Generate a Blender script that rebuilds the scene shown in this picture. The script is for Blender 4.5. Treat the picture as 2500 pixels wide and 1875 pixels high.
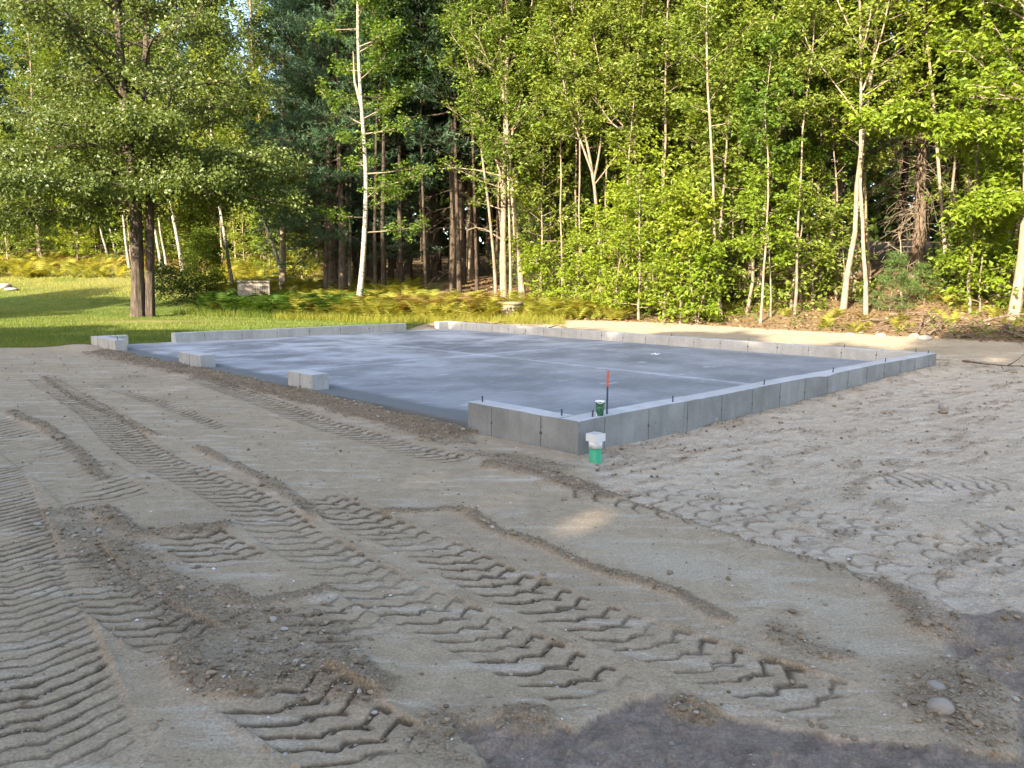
import bpy, bmesh, math, random
import numpy as np
from mathutils import Vector, Matrix

S = bpy.context.scene
for o in list(bpy.data.objects):
    bpy.data.objects.remove(o)
COL = S.collection
rad = math.radians

# ------------------------------------------------------------------ camera
FPX, CX, CY = 1890.0, 1250.0, 937.5          # focal length and centre for a 2500 px wide frame
PITCH, ROLL, EYE = math.atan(255.5 / 1890.0), 0.0075, 1.47
R0 = np.array([1.0, 0, 0]); U0 = np.array([0, math.sin(PITCH), math.cos(PITCH)])
FW = np.array([0, math.cos(PITCH), -math.sin(PITCH)])
RT = math.cos(ROLL) * R0 + math.sin(ROLL) * U0
UP = -math.sin(ROLL) * R0 + math.cos(ROLL) * U0
cam_d = bpy.data.cameras.new("camera")
cam_d.sensor_fit = 'HORIZONTAL'; cam_d.sensor_width = 36.0
cam_d.lens = FPX / 2500.0 * 36.0
cam_d.clip_start = 0.05; cam_d.clip_end = 2000
cam = bpy.data.objects.new("camera", cam_d); COL.objects.link(cam)
cam.matrix_world = Matrix(((RT[0], UP[0], -FW[0], 0), (RT[1], UP[1], -FW[1], 0), (RT[2], UP[2], -FW[2], EYE), (0, 0, 0, 1)))
S.camera = cam

# ------------------------------------------------------------------ daylight
SUN_AZ, SUN_EL = rad(33), rad(23)             # the light travels towards +Y, turned 33 degrees to the right
LDIR = np.array([math.sin(SUN_AZ) * math.cos(SUN_EL), math.cos(SUN_AZ) * math.cos(SUN_EL), -math.sin(SUN_EL)])
W = bpy.data.worlds.new("World"); S.world = W; W.use_nodes = True
nt = W.node_tree; nt.nodes.clear()
sky = nt.nodes.new('ShaderNodeTexSky'); sky.sky_type = 'NISHITA'; sky.sun_disc = False
sky.sun_elevation = SUN_EL
sky.sun_rotation = rad(180) + SUN_AZ
sky.air_density = 0.9; sky.dust_density = 2.2; sky.ozone_density = 0.4
bg = nt.nodes.new('ShaderNodeBackground'); bg.inputs['Strength'].default_value = 0.15
wo = nt.nodes.new('ShaderNodeOutputWorld')
nt.links.new(sky.outputs[0], bg.inputs['Color']); nt.links.new(bg.outputs[0], wo.inputs['Surface'])
sl = bpy.data.lights.new("sun", 'SUN'); sl.energy = 5.0; sl.angle = rad(0.53); sl.color = (1.0, 0.87, 0.66)
so = bpy.data.objects.new("sun", sl); COL.objects.link(so)
so.rotation_euler = Vector(LDIR).to_track_quat('-Z', 'Y').to_euler()
so.location = (-20, -30, 30)
S.view_settings.view_transform = 'Standard'; S.view_settings.look = 'None'
S.view_settings.gamma = 1.0; S.view_settings.exposure = 2.1
try: S.view_settings.use_curve_mapping = False
except Exception: pass
S.cycles.max_bounces = 8; S.cycles.diffuse_bounces = 4; S.cycles.glossy_bounces = 2
S.cycles.transmission_bounces = 6; S.cycles.transparent_max_bounces = 4
S.cycles.caustics_reflective = False; S.cycles.caustics_refractive = False

# ------------------------------------------------------------------ helpers
def pray(x, y):
    return FW + (x - CX) / FPX * RT - (y - CY) / FPX * UP
def at(x, y, Y):
    d = pray(x, y); t = Y / d[1]
    return np.array([d[0] * t, Y, EYE + d[2] * t])
def pg(x, y, z=0.0):
    d = pray(x, y); t = (z - EYE) / d[2]
    return np.array([d[0] * t, d[1] * t])

def hash2(ix, iy, seed):
    h = (ix.astype(np.int64) * 374761393 + iy.astype(np.int64) * 668265263 + seed * 2246822519) & 0xFFFFFFFF
    h = ((h ^ (h >> 13)) * 1274126177) & 0xFFFFFFFF
    return ((h ^ (h >> 16)) & 0xFFFF) / 65535.0
def vnoise(x, y, seed=0):
    ix = np.floor(x); iy = np.floor(y); fx = x - ix; fy = y - iy
    fx = fx * fx * (3 - 2 * fx); fy = fy * fy * (3 - 2 * fy)
    a = hash2(ix, iy, seed); b = hash2(ix + 1, iy, seed); c = hash2(ix, iy + 1, seed); d = hash2(ix + 1, iy + 1, seed)
    return (a * (1 - fx) + b * fx) * (1 - fy) + (c * (1 - fx) + d * fx) * fy
def fbm(x, y, oct=4, seed=0):
    s = 0; a = 1; t = 0
    for i in range(oct):
        s = s + a * vnoise(x * 2 ** i + 17.3 * i, y * 2 ** i - 9.1 * i, seed + i); t += a; a *= 0.5
    return s / t - 0.5
def sst(a, b, x):
    t = np.clip((x - a) / (b - a), 0, 1); return t * t * (3 - 2 * t)

def unit(v):
    v = np.asarray(v, float); n = np.linalg.norm(v, axis=-1, keepdims=True); return v / np.maximum(n, 1e-9)

def np_mesh(name, V, faces, attrs=None, smooth=False, mats=(), midx=None):
    """faces: list of (n,k) index arrays"""
    me = bpy.data.meshes.new(name)
    V = np.asarray(V, np.float32)
    faces = [np.asarray(f, np.int32) for f in faces if len(f)]
    loops = np.concatenate([f.ravel() for f in faces])
    sizes = np.concatenate([np.full(len(f), f.shape[1], np.int32) for f in faces])
    starts = np.concatenate([[0], np.cumsum(sizes)[:-1]]).astype(np.int32)
    me.vertices.add(len(V)); me.vertices.foreach_set('co', V.ravel())
    me.loops.add(len(loops)); me.loops.foreach_set('vertex_index', loops)
    me.polygons.add(len(sizes)); me.polygons.foreach_set('loop_start', starts)
    try: me.polygons.foreach_set('loop_total', sizes)
    except Exception: pass
    if smooth:
        me.polygons.foreach_set('use_smooth', np.ones(len(sizes), bool))
    else:
        me.polygons.foreach_set('use_smooth', np.zeros(len(sizes), bool))
    for m in mats: me.materials.append(m)
    if midx is not None: me.polygons.foreach_set('material_index', np.asarray(midx, np.int32))
    for k, a in (attrs or {}).items():
        at_ = me.attributes.new(k, 'FLOAT', 'POINT'); at_.data.foreach_set('value', np.asarray(a, np.float32))
    me.update(calc_edges=True)
    return me
def link(name, me, parent=None, loc=None):
    o = bpy.data.objects.new(name, me); COL.objects.link(o)
    if parent is not None: o.parent = parent
    if loc is not None: o.location = loc
    return o
def thing(name, label, cat, loc=(0, 0, 0), rz=0.0, group=None):
    o = bpy.data.objects.new(name, None); COL.objects.link(o)
    o.location = loc; o.rotation_euler = (0, 0, rz); o.empty_display_size = 0.2
    o['label'] = label; o['category'] = cat
    if group: o['group'] = group
    return o
def tag(o, label, cat, group=None):
    o['label'] = label; o['category'] = cat
    if group: o['group'] = group
    return o
def dup(root, loc, rz=0.0, sc=1.0, label=None):
    r = root.copy(); COL.objects.link(r); r.location = loc; r.rotation_euler = (0, 0, rz); r.scale = (sc, sc, sc)
    if label: r['label'] = label
    for ch in list(root.children):
        c = ch.copy(); COL.objects.link(c); c.parent = r
        for g in list(ch.children):
            d = g.copy(); COL.objects.link(d); d.parent = c
    return r
def bm_obj(name, bm, mat, parent=None, smooth=False, loc=None):
    me = bpy.data.meshes.new(name); bm.to_mesh(me); bm.free()
    if smooth: me.polygons.foreach_set('use_smooth', np.ones(len(me.polygons), bool))
    for m in (mat if isinstance(mat, (list, tuple)) else [mat]): me.materials.append(m)
    return link(name, me, parent, loc)
def bm_box(bm, c, s, bevel=0.0):
    r = bmesh.ops.create_cube(bm, size=1.0)
    bmesh.ops.scale(bm, vec=s, verts=r['verts']); bmesh.ops.translate(bm, vec=c, verts=r['verts'])
    if bevel:
        es = list({e for v in r['verts'] for e in v.link_edges})
        bmesh.ops.bevel(bm, geom=es, offset=bevel, segments=2, affect='EDGES')
def bm_lathe(bm, prof, seg=24, c=(0, 0, 0)):
    rings = []
    for r, z in prof:
        rings.append([bm.verts.new((c[0] + r * math.cos(2 * math.pi * k / seg), c[1] + r * math.sin(2 * math.pi * k / seg), c[2] + z)) for k in range(seg)])
    for a, b in zip(rings, rings[1:]):
        for k in range(seg):
            bm.faces.new((a[k], a[(k + 1) % seg], b[(k + 1) % seg], b[k]))
    return rings

class Tubes:
    """collects tapered tubes into one vertex / quad list"""
    def __init__(s): s.V = []; s.Q = []; s.n = 0
    def add(s, P, r, sides=6, seed=None, amp=0.0):
        P = np.asarray(P, float); r = np.asarray(r, float); n = len(P)
        T = np.gradient(P, axis=0); T = unit(T)
        ref = np.array([0.0, 0, 1]) if abs(T[0][2]) < 0.8 else np.array([1.0, 0, 0])
        A = unit(np.cross(T, ref)); B = np.cross(T, A)
        ang = np.arange(sides) * 2 * math.pi / sides
        rr = np.repeat(r[:, None], sides, 1)
        if amp:
            rr = rr * (1 + amp * (fbm(ang[None] * 3 + 0 * r[:, None], np.arange(n)[:, None] * .7 + 0 * ang[None], 3, seed or 1)))
        V = P[:, None] + rr[..., None] * (np.cos(ang)[None, :, None] * A[:, None] + np.sin(ang)[None, :, None] * B[:, None])
        s.V.append(V.reshape(-1, 3))
        i = np.arange(n - 1)[:, None] * sides; k = np.arange(sides)[None]; k2 = (k + 1) % sides
        q = np.stack([i + k, i + k2, i + sides + k2, i + sides + k], -1).reshape(-1, 4) + s.n
        s.Q.append(q); s.n += n * sides
    def mesh(s, name, mat, smooth=True):
        return np_mesh(name, np.concatenate(s.V), [np.concatenate(s.Q)], smooth=smooth, mats=[mat])

# ------------------------------------------------------------------ materials
def new_mat(name):
    m = bpy.data.materials.new(name); m.use_nodes = True
    n = m.node_tree.nodes; l = m.node_tree.links
    b = n['Principled BSDF']
    return m, n, l, b
def nz(n, l, scale, detail=4, rough=0.55, vec=None, dim='3D'):
    t = n.new('ShaderNodeTexNoise'); t.inputs['Scale'].default_value = scale
    t.inputs['Detail'].default_value = detail; t.inputs['Roughness'].default_value = rough
    if vec is not None: l.new(vec, t.inputs['Vector'])
    return t.outputs[0]
def ramp(n, l, src, a, b, ca=(0, 0, 0, 1), cb=(1, 1, 1, 1)):
    r = n.new('ShaderNodeValToRGB'); e = r.color_ramp.elements
    e[0].position = a; e[1].position = b; e[0].color = ca; e[1].color = cb
    l.new(src, r.inputs[0]); return r.outputs[0]
def mix(n, l, fac, a, b, mode='MIX'):
    m = n.new('ShaderNodeMix'); m.data_type = 'RGBA'; m.blend_type = mode
    for sock, v in ((m.inputs[0], fac), (m.inputs[6], a), (m.inputs[7], b)):
        if isinstance(v, (int, float)): sock.default_value = v
        elif isinstance(v, (tuple, list)): sock.default_value = (*v[:3], 1)
        else: l.new(v, sock)
    return m.outputs[2]
def mth(n, l, op, a, b=0.0):
    m = n.new('ShaderNodeMath'); m.operation = op
    for s_, v in ((m.inputs[0], a), (m.inputs[1], b)):
        if isinstance(v, (int, float)): s_.default_value = v
        else: l.new(v, s_)
    return m.outputs[0]
def attr(n, name):
    a = n.new('ShaderNodeAttribute'); a.attribute_name = name; return a.outputs['Fac']
def coord(n, kind='Object'):
    return n.new('ShaderNodeTexCoord').outputs[kind]
def mapped(n, l, vec, scale=(1, 1, 1), rot=(0, 0, 0), loc=(0, 0, 0)):
    m = n.new('ShaderNodeMapping'); m.inputs['Scale'].default_value = scale; m.inputs['Rotation'].default_value = rot
    m.inputs['Location'].default_value = loc
    l.new(vec, m.inputs['Vector']); return m.outputs[0]
def bump(n, l, b, h, strength=0.5, dist=0.01):
    k = n.new('ShaderNodeBump'); k.inputs['Strength'].default_value = strength; k.inputs['Distance'].default_value = dist
    l.new(h, k.inputs['Height']); l.new(k.outputs[0], b.inputs['Normal'])

def plain(name, col, rough=0.6, var=0.15, scale=30, spec=0.3, bumpd=0.0):
    m, n, l, b = new_mat(name)
    c = coord(n)
    f = nz(n, l, scale, 5, 0.6, c)
    l.new(mix(n, l, f, tuple(x * (1 - var) for x in col), tuple(x * (1 + var) for x in col)), b.inputs['Base Color'])
    b.inputs['Roughness'].default_value = rough; b.inputs['Specular IOR Level'].default_value = spec
    if bumpd: bump(n, l, b, f, 0.6, bumpd)
    return m

def ground_material():
    m, n, l, b = new_mat("ground_soil")
    c = coord(n)
    big = nz(n, l, 0.8, 6, 0.6, c); mid = nz(n, l, 9, 6, 0.65, c); fine = nz(n, l, 90, 5, 0.7, c); grit = nz(n, l, 420, 3, 0.7, c)
    streak = nz(n, l, 3.0, 6, 0.65, mapped(n, l, c, (0.5, 2.6, 1), (0, 0, rad(-28))))
    tan = mix(n, l, ramp(n, l, mid, .3, .7), (0.345, 0.274, 0.185), (0.455, 0.37, 0.262))
    tan = mix(n, l, ramp(n, l, streak, .52, .72), tan, (0.53, 0.475, 0.395))
    tan = mix(n, l, mth(n, l, 'MULTIPLY', ramp(n, l, big, .5, .68), .55), tan, (0.30, 0.24, 0.165))
    grey = mix(n, l, ramp(n, l, mid, .3, .7), (0.42, 0.35, 0.26), (0.545, 0.46, 0.355))
    grey = mix(n, l, ramp(n, l, streak, .5, .75), grey, (0.58, 0.52, 0.44))
    loose = mix(n, l, ramp(n, l, fine, .3, .7), (0.145, 0.112, 0.072), (0.265, 0.215, 0.15))
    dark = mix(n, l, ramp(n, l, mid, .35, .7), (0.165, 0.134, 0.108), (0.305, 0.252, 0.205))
    warm = (0.45, 0.385, 0.29)
    grass = mix(n, l, ramp(n, l, nz(n, l, 2.2, 6, .65, c), .38, .66), (0.06, 0.10, 0.015), (0.13, 0.165, 0.035))
    lit = mix(n, l, ramp(n, l, nz(n, l, 14, 6, .7, c), .3, .7), (0.105, 0.068, 0.035), (0.265, 0.19, 0.11))
    dry = mix(n, l, ramp(n, l, nz(n, l, 6, 6, .7, c), .3, .7), (0.17, 0.17, 0.045), (0.29, 0.25, 0.09))
    col = mix(n, l, attr(n, 'grey'), tan, grey)
    col = mix(n, l, attr(n, 'pale'), col, warm)
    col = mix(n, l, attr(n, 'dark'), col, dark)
    col = mix(n, l, attr(n, 'grass'), col, grass)
    col = mix(n, l, attr(n, 'dry'), col, dry)
    col = mix(n, l, attr(n, 'litter'), col, lit)
    col = mix(n, l, attr(n, 'loose'), col, loose)
    col = mix(n, l, attr(n, 'slot_shade'), col, (0.085, 0.066, 0.045))  # shade of the tread slots, painted as a darker soil colour
    sp = ramp(n, l, fine, .32, .70, (.66, .65, .64, 1), (1.25, 1.23, 1.21, 1))
    col = mix(n, l, 1.0, col, sp, 'MULTIPLY')
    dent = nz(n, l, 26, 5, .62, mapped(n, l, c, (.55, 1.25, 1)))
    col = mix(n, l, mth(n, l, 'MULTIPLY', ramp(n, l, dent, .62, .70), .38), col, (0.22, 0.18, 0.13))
    col = mix(n, l, mth(n, l, 'MULTIPLY', ramp(n, l, nz(n, l, 150, 2, .5, c), .70, .74), .6), col, (0.55, 0.52, 0.47))
    l.new(col, b.inputs['Base Color'])
    b.inputs['Roughness'].default_value = 0.95; b.inputs['Specular IOR Level'].default_value = 0.12
    h = mth(n, l, 'ADD', mth(n, l, 'ADD', mth(n, l, 'MULTIPLY', fine, 0.8), mth(n, l, 'MULTIPLY', grit, 0.4)), mth(n, l, 'MULTIPLY', ramp(n, l, dent, .55, .70), -.7))
    bump(n, l, b, h, .75, 0.012)
    return m

def concrete(name, lo, hi, top=False, rough=0.75):
    m, n, l, b = new_mat(name)
    c = coord(n)
    big = nz(n, l, 2.2, 6, .62, c); fine = nz(n, l, 60, 4, .7, c)
    st = nz(n, l, 7, 5, .6, mapped(n, l, c, (1, 1, .12)))
    col = mix(n, l, ramp(n, l, big, .32, .68), lo, hi)
    if not top:
        col = mix(n, l, mth(n, l, 'MULTIPLY', ramp(n, l, st, .5, .75), .45), col, tuple(x * .72 for x in lo))
        col = mix(n, l, ramp(n, l, nz(n, l, 34, 2, .5, c), .69, .73), col, tuple(x * .45 for x in lo))
    else:
        col = mix(n, l, ramp(n, l, nz(n, l, 5, 6, .7, c), .55, .75), col, tuple(x * .8 for x in lo))
    col = mix(n, l, 1.0, col, ramp(n, l, fine, .3, .7, (.86, .86, .86, 1), (1.1, 1.1, 1.1, 1)), 'MULTIPLY')
    l.new(col, b.inputs['Base Color']); b.inputs['Roughness'].default_value = rough
    b.inputs['Specular IOR Level'].default_value = 0.3
    bump(n, l, b, mth(n, l, 'ADD', fine, big), .35, .006)
    return m

def leaf_mat(name, lo, hi, alt=None, trans=0.35, rough=0.45, spec=0.35, objvar=0.25, tcol=1.5):
    m, n, l, b = new_mat(name)
    t = attr(n, 'tone')
    col = mix(n, l, t, lo, hi)
    if alt is not None: col = mix(n, l, ramp(n, l, t, .90, .97), col, alt)
    oi = n.new('ShaderNodeObjectInfo')
    k = mth(n, l, 'ADD', mth(n, l, 'MULTIPLY', oi.outputs['Random'], objvar * 2), 1 - objvar)
    cm = n.new('ShaderNodeCombineColor'); l.new(k, cm.inputs[0]); l.new(mth(n, l, 'ADD', mth(n, l, 'MULTIPLY', k, .5), .5), cm.inputs[1]); l.new(k, cm.inputs[2])
    col = mix(n, l, 1.0, col, cm.outputs[0], 'MULTIPLY')
    l.new(col, b.inputs['Base Color']); b.inputs['Roughness'].default_value = rough; b.inputs['Specular IOR Level'].default_value = spec
    tr = n.new('ShaderNodeBsdfTranslucent')
    l.new(mix(n, l, 1.0, col, (tcol * 1.15, tcol, tcol * .45), 'MULTIPLY'), tr.inputs['Color'])
    ms = n.new('ShaderNodeMixShader'); ms.inputs[0].default_value = trans
    out = n['Material Output']
    l.new(b.outputs[0], ms.inputs[1]); l.new(tr.outputs[0], ms.inputs[2]); l.new(ms.outputs[0], out.inputs['Surface'])
    return m

def bark_mat(name, lo, hi, stretch=0.12, scale=22, d=0.02, marks=None):
    m, n, l, b = new_mat(name)
    c = coord(n)
    f = nz(n, l, scale, 6, .65, mapped(n, l, c, (1, 1, stretch)))
    g = nz(n, l, 3.5, 4, .6, c)
    col = mix(n, l, ramp(n, l, f, .34, .66), lo, hi)
    col = mix(n, l, mth(n, l, 'MULTIPLY', ramp(n, l, g, .45, .7), .5), col, tuple(x * .6 for x in lo))
    if marks:
        k = nz(n, l, 14, 4, .6, mapped(n, l, c, (.5, .5, 2.2)))
        col = mix(n, l, ramp(n, l, k, .54, .60), col, marks)
    l.new(col, b.inputs['Base Color']); b.inputs['Roughness'].default_value = .9; b.inputs['Specular IOR Level'].default_value = .15
    bump(n, l, b, f, .9, d)
    return m

M = {}
M['ground'] = ground_material()
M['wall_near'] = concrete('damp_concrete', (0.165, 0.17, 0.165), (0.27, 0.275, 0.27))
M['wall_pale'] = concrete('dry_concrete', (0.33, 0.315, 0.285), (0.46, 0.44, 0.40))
M['wall_top'] = concrete('troweled_top', (0.40, 0.40, 0.41), (0.50, 0.50, 0.51), True)
M['pier'] = concrete('pier_concrete', (0.27, 0.275, 0.27), (0.40, 0.40, 0.39))
M['seam'] = plain('seam_concrete', (0.10, 0.10, 0.095), .9, .3, 60, .15)
M['tie'] = plain('rusty_tie', (0.09, 0.08, 0.07), .8, .4, 60, .3)
M['steel'] = plain('bolt_steel', (0.045, 0.05, 0.07), .5, .3, 80, .5)
M['orange'] = plain('marking_paint', (0.62, 0.10, 0.035), .6, .15, 80, .4)
M['pvc_white'] = plain('white_pvc', (0.6, 0.61, 0.63), .45, .05, 20, .5)
M['pvc_green'] = plain('green_pvc', (0.02, 0.30, 0.14), .4, .08, 20, .5)
M['cup_white'] = plain('white_paper', (0.8, 0.8, 0.8), .6, .03, 20, .3)
M['cup_dark'] = plain('dark_print', (0.012, 0.04, 0.016), .6, .3, 90, .3)
M['stone'] = plain('field_stone', (0.31, 0.28, 0.245), .85, .35, 16, .25, .01)
M['stone_tan'] = plain('tan_stone', (0.23, 0.19, 0.14), .9, .35, 16, .2, .01)
M['box_tan'] = plain('tan_enamel', (0.25, 0.215, 0.18), .5, .06, 6, .4)
M['box_dark'] = plain('louver_shadow', (0.10, 0.085, 0.075), .6, .1, 20, .3)
M['well'] = concrete('weathered_concrete', (0.22, 0.18, 0.125), (0.33, 0.275, 0.195))
M['paper'] = plain('white_scrap', (0.75, 0.75, 0.75), .7, .05, 20, .2)
M['wood'] = bark_mat('dead_wood', (0.07, 0.05, 0.035), (0.22, 0.165, 0.12), .2, 20, .01)
M['bark_maple'] = bark_mat('furrowed_bark', (0.032, 0.025, 0.02), (0.135, 0.105, 0.082), .10, 26, .03)
M['bark_pale'] = bark_mat('smooth_pale_bark', (0.17, 0.132, 0.092), (0.34, 0.275, 0.20), .3, 16, .006)
M['bark_grey'] = bark_mat('grey_bark', (0.13, 0.10, 0.075), (0.29, 0.235, 0.175), .2, 20, .012)
M['bark_birch'] = bark_mat('white_birch_bark', (0.25, 0.23, 0.195), (0.37, 0.345, 0.30), .6, 9, .003, (0.07, 0.06, 0.05))
M['bark_dim'] = bark_mat('shaded_bark', (0.035, 0.026, 0.02), (0.10, 0.075, 0.055), .2, 18, .015)  # bark darkened so its colour carries the shade of the hollow
M['bark_pine'] = bark_mat('pine_bark', (0.07, 0.05, 0.038), (0.21, 0.155, 0.115), .22, 18, .02)
M['twig'] = plain('grey_twig', (0.25, 0.20, 0.15), .9, .3, 10, .1)
M['leaf_maple'] = leaf_mat('olive_leaf', (0.05, 0.085, 0.016), (0.13, 0.165, 0.04), (0.20, 0.205, 0.085), .32, .42, .4, .05)
M['leaf_edge'] = leaf_mat('summer_leaf', (0.075, 0.135, 0.015), (0.19, 0.235, 0.035), (0.24, 0.22, 0.05), .38, .5, .3, .28)
M['leaf_bright'] = leaf_mat('young_leaf', (0.125, 0.20, 0.016), (0.24, 0.29, 0.028), (0.30, 0.25, 0.05), .42, .5, .3, .18)
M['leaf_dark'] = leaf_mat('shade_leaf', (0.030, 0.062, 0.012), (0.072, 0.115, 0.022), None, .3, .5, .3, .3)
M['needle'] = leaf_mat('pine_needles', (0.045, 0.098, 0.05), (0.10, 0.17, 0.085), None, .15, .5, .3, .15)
M['needle_dark'] = leaf_mat('shaded_needles', (0.02, 0.048, 0.024), (0.05, 0.095, 0.045), None, .15, .5, .3, .15)  # darker copy of the pine needles, shade of the inner woods put into the colour
M['needle_light'] = leaf_mat('light_needles', (0.05, 0.09, 0.022), (0.10, 0.15, 0.04), None, .2, .5, .3, .15)
M['fern'] = leaf_mat('fern_green', (0.18, 0.20, 0.03), (0.33, 0.31, 0.06), (0.32, 0.21, 0.075), .38, .55, .25, .05)
M['fern_dark'] = leaf_mat('fern_deep_green', (0.045, 0.10, 0.016), (0.10, 0.17, 0.03), (0.22, 0.10, 0.04), .35, .55, .25, .05)
M['fern_rust'] = leaf_mat('fern_rust', (0.20, 0.135, 0.05), (0.33, 0.24, 0.09), (0.22, 0.24, 0.04), .35, .6, .2, .05)
M['grass'] = leaf_mat('lawn_grass', (0.075, 0.125, 0.016), (0.19, 0.225, 0.04), (0.23, 0.20, 0.08), .35, .5, .3, 0)
M['grass_dry'] = leaf_mat('dry_grass', (0.17, 0.18, 0.025), (0.29, 0.28, 0.05), (0.16, 0.22, 0.03), .35, .6, .2, 0)
M['litter'] = leaf_mat('fallen_leaf', (0.12, 0.068, 0.032), (0.29, 0.20, 0.11), (0.38, 0.31, 0.21), .1, .8, .15, 0)
M['clod'] = leaf_mat('soil_crumb', (0.15, 0.115, 0.075), (0.31, 0.25, 0.18), (0.36, 0.33, 0.29), .0, .95, .1, 0)
M['pebble'] = leaf_mat('pebble', (0.22, 0.19, 0.15), (0.40, 0.37, 0.33), (0.62, 0.61, 0.59), .0, .8, .25, 0)

# ------------------------------------------------------------------ terrain
FX, FY = 0.56, 6.41                     # near outer corner of the foundation
UL, VL, TW = 9.32, 12.62, 0.21          # its length along each wall, wall thickness
Z_TOP, Z_SLAB = 0.29, 0.095
K = math.sqrt(0.5)
def uv_of(x, y):
    return ((x - FX) + (y - FY)) * K, (-(x - FX) + (y - FY)) * K
def xy_of(u, v):
    return FX + (u - v) * K, FY + (u + v) * K
EDGE_X = [-60, -30, -15, -8, -2.5, 0, 4.1, 7.3, 10.6, 14, 60]
EDGE_Y = [34, 33, 31, 27.3, 24.8, 23.8, 22.0, 18.4, 16.0, 13, 5]
def edge_y(x): return np.interp(x, EDGE_X, EDGE_Y)
def zbase(x, y):
    x = np.asarray(x, float); y = np.asarray(y, float)
    k = sst(-6, 2, x)
    z = 0.20 * sst(8, 20, y) * k + 0.07 * sst(4.5, 11, y) * (1 - k)
    t = y - edge_y(x)
    sp = np.logaddexp(0, t / 0.7) * 0.7
    slope = np.interp(x, [-20, -8, 0, 6, 14], [0.165, 0.135, 0.125, 0.14, 0.15])
    z = z + slope * sp / (1 + np.maximum(sp, 0) / 70)
    z = z + 0.05 * fbm(x / 3.1, y / 3.1, 3, 5) * sst(12, 25, y)
    return z
def hit(px, py):
    d = pray(px, py)
    Y = np.arange(1.5, 90, 0.02); t = Y / d[1]
    X = d[0] * t; Z = EYE + d[2] * t
    f = Z - zbase(X, Y)
    i = np.argmax(f <= 0)
    if f[i] > 0: i = len(Y) - 1
    return np.array([X[i], Y[i], float(zbase(X[i], Y[i]))])

def P(pts, z=0.0): return np.array([pg(a, b, z) for a, b in pts])
def sdf(poly, X, Y):
    """signed distance, negative inside"""
    d2 = np.full(X.shape, 1e9); ins = np.zeros(X.shape, bool)
    n = len(poly)
    for i in range(n):
        a = poly[i]; b = poly[(i + 1) % n]
        e = b - a; L = max(e @ e, 1e-9)
        t = np.clip(((X - a[0]) * e[0] + (Y - a[1]) * e[1]) / L, 0, 1)
        d2 = np.minimum(d2, (X - a[0] - t * e[0]) ** 2 + (Y - a[1] - t * e[1]) ** 2)
        c = ((a[1] > Y) != (b[1] > Y)) & (X < (b[0] - a[0]) * (Y - a[1]) / (b[1] - a[1] + 1e-12) + a[0])
        ins ^= c
    d = np.sqrt(d2); return np.where(ins, -d, d)
def smooth_line(pts, n=40):
    pts = np.asarray(pts, float)
    q = np.vstack([2 * pts[0] - pts[1], pts, 2 * pts[-1] - pts[-2]])
    out = []
    m = len(pts) - 1
    for i in range(m):
        p0, p1, p2, p3 = q[i], q[i + 1], q[i + 2], q[i + 3]
        for t in np.linspace(0, 1, max(2, n // m), endpoint=False):
            out.append(.5 * ((2 * p1) + (-p0 + p2) * t + (2 * p0 - 5 * p1 + 4 * p2 - p3) * t * t + (-p0 + 3 * p1 - 3 * p2 + p3) * t ** 3))
    out.append(pts[-1]); return np.array(out)
def st_of(line, X, Y, reach):
    """arc length s and signed offset t of the points within reach of a polyline"""
    best = np.full(X.shape, 1e9); s = np.zeros(X.shape); t = np.zeros(X.shape); acc = 0
    for a, b in zip(line, line[1:]):
        e = b - a; L = math.hypot(*e)
        lo = np.minimum(a, b) - reach; hi = np.maximum(a, b) + reach
        m = np.nonzero((X > lo[0]) & (X < hi[0]) & (Y > lo[1]) & (Y < hi[1]))[0]
        if len(m):
            dx = X[m] - a[0]; dy = Y[m] - a[1]
            q = np.clip((dx * e[0] + dy * e[1]) / L / L, 0, 1)
            ox = dx - q * e[0]; oy = dy - q * e[1]; d = np.hypot(ox, oy)
            better = d < best[m]; k = m[better]
            best[k] = d[better]; s[k] = acc + q[better] * L
            sg = np.sign(e[0] * dy - e[1] * dx)
            t[k] = (d * sg)[better]
        acc += L
    return best, s, t, acc

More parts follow.
